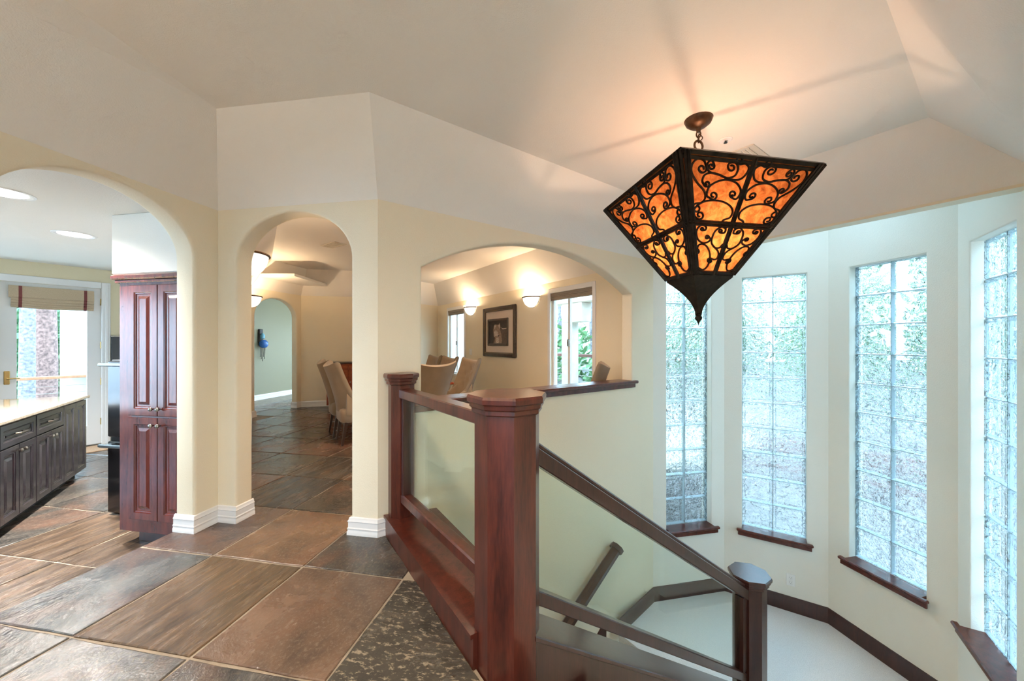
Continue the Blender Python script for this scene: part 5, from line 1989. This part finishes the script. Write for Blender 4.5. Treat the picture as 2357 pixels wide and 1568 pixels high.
# deck outside the kitchen
kn = Vector((-KU.y, KU.x))
dk = KD0 + kn * 0.2
deck = struct_empty('floor_deck', (dk.x, dk.y, KF - 0.1), math.atan2(KU.y, KU.x))
for i in range(18):
    B().bbox(-3.5, 3.0, 0.0 + i * 0.145, 0.138 + i * 0.145, -0.03, 0.0, 0.003).build('deck_board', 'timber_post', deck)
dr_ = thing('deck_railing', 'reddish wooden deck rail outside the kitchen door', 'railing', (*(dk + kn * 2.4), KF - 0.1), math.atan2(KU.y, KU.x))
B().bbox(-3.5, 3.0, -0.07, 0.07, 0.97, 1.02, 0.008).build('handrail', 'deck_wood', dr_)
for i in range(6):
    B().tube([Vector((-3.5, 0, 0.18 + i * 0.13)), Vector((3.0, 0, 0.18 + i * 0.13))], 0.004, 5).build('cable', 'pewter', dr_)
for i in range(4):
    B().bbox(-3.45 + i * 2.1, -3.37 + i * 2.1, -0.04, 0.04, 0.0, 0.97, 0.005).build('post', 'deck_wood', dr_)


def ray_at(px, Y, z):
    return ((px - 1178.5) / 860 * Y, Y, z)


cl = tag(B().lathe([(0.27, 0), (0.27, 0.12), (0.235, 0.16), (0.225, 3.6), (0.26, 3.7)], 32).build('porch_column', 'stone_column', smooth=40), 'round white porch column on the deck outside the kitchen', 'column')
cl.location = ray_at(180, 7.35, KF - 0.1)
for px, Y, rr, mt_, lb in ((102, 10.5, 0.30, 'bark_red', 'thick red-brown pine trunk outside the kitchen door'), (63, 9.6, 0.17, 'bark_grey', 'slim grey pine trunk outside the kitchen door')):
    x, y, z = ray_at(px, Y, -4.5)
    tree(lb, (x, y, z), 14, rr, [], 'leaf_a', int(px), mt_)
for i in range(5):
    x, y, z = ray_at(-60 + i * 85, 13.5 + (i % 2) * 3.5, -3.5)
    tree('pale green conifer beyond the kitchen deck' if i % 2 else 'dark green conifer beyond the kitchen deck', (x, y, z), 8, 0.12, [(0, 0, 5.6, 1.3, 2.2), (0.1, 0, 3.0, 1.4, 1.6)], 'leaf_b' if i % 2 else 'leaf_a', 40 + i, n=3600, size=0.15, group='conifers beyond the kitchen deck')
# porch outside the dining windows
pq = C3 + WD * 1.7 + TN * 1.9
pp = thing('porch_post', 'square timber porch post and beam outside the near dining window', 'post', (*ray_at(1312, 7.4, -0.3),), rz_wd)
B().bbox(-0.12, 0.12, -0.12, 0.12, 0.0, 2.42, 0.01).build('post', 'timber_post', pp)
B().bbox(-2.4, 2.2, -0.15, 0.15, 2.42, 2.70, 0.01).build('beam', 'timber_post', pp)
B().bbox(-0.10, 0.45, -0.13, 0.13, 2.05, 2.42, 0.01).build('bracket', 'timber_post', pp)
pr_ = thing('porch_railing', 'brown porch railing with cables outside the near dining window', 'railing', (*ray_at(1330, 7.9, -0.3),), rz_wd)
B().bbox(-2.5, 2.3, -0.06, 0.06, 1.36, 1.42, 0.006).build('handrail', 'weathered_wood', pr_)
for i in range(9):
    B().tube([Vector((-2.5, 0, 0.25 + i * 0.12)), Vector((2.3, 0, 0.25 + i * 0.12))], 0.006, 5).build('cable', 'pewter', pr_)
for i in range(4):
    B().bbox(-2.45 + i * 1.5, -2.37 + i * 1.5, -0.04, 0.04, 0, 1.36, 0.004).build('post', 'weathered_wood', pr_)
b = B()
q0 = C3 + TN * 0.2
b.prism([(q.x, q.y) for q in (C3 + TN * 0.2 + WD * 0.2, C3 + TN * 0.2 + WD * 9, C3 + TN * 3.2 + WD * 9, C3 + TN * 3.2 + WD * 0.2)], -0.42, -0.30)
b.build('floor_porch', 'timber_post', None, 'structure')
# shingled outside wall seen through the far window
sh = struct_empty('wall_outside_shingles', (*(EC + TN * 0.25 + WD * 0.2), -0.3), math.atan2(TN.y, TN.x))
B().box(0, 3.2, 0.0, 0.1, 0, 3.2).build('sheathing', 'shingle', sh)
for r_ in range(14):
    for c_ in range(9):
        o = (c_ + 0.5 * (r_ % 2)) * 0.36
        B().bbox(o + 0.004, min(3.2, o + 0.356), -0.018, 0.004, r_ * 0.225, r_ * 0.225 + 0.222, 0.004).build('shingle', 'shingle', sh)
for i in range(4):
    x, y, z = ray_at(1215 + i * 75, 12.2 + (i % 2) * 2.6, -2.6)
    tree('bright green tree beyond the porch railing', (x, y, z), 6, 0.12, [(0, 0, 3.4, 1.3, 1.5), (0.3, 0.1, 2.2, 1.0, 0.9)], 'leaf_b', 70 + i, n=1100, size=0.15, group='trees beyond the porch')
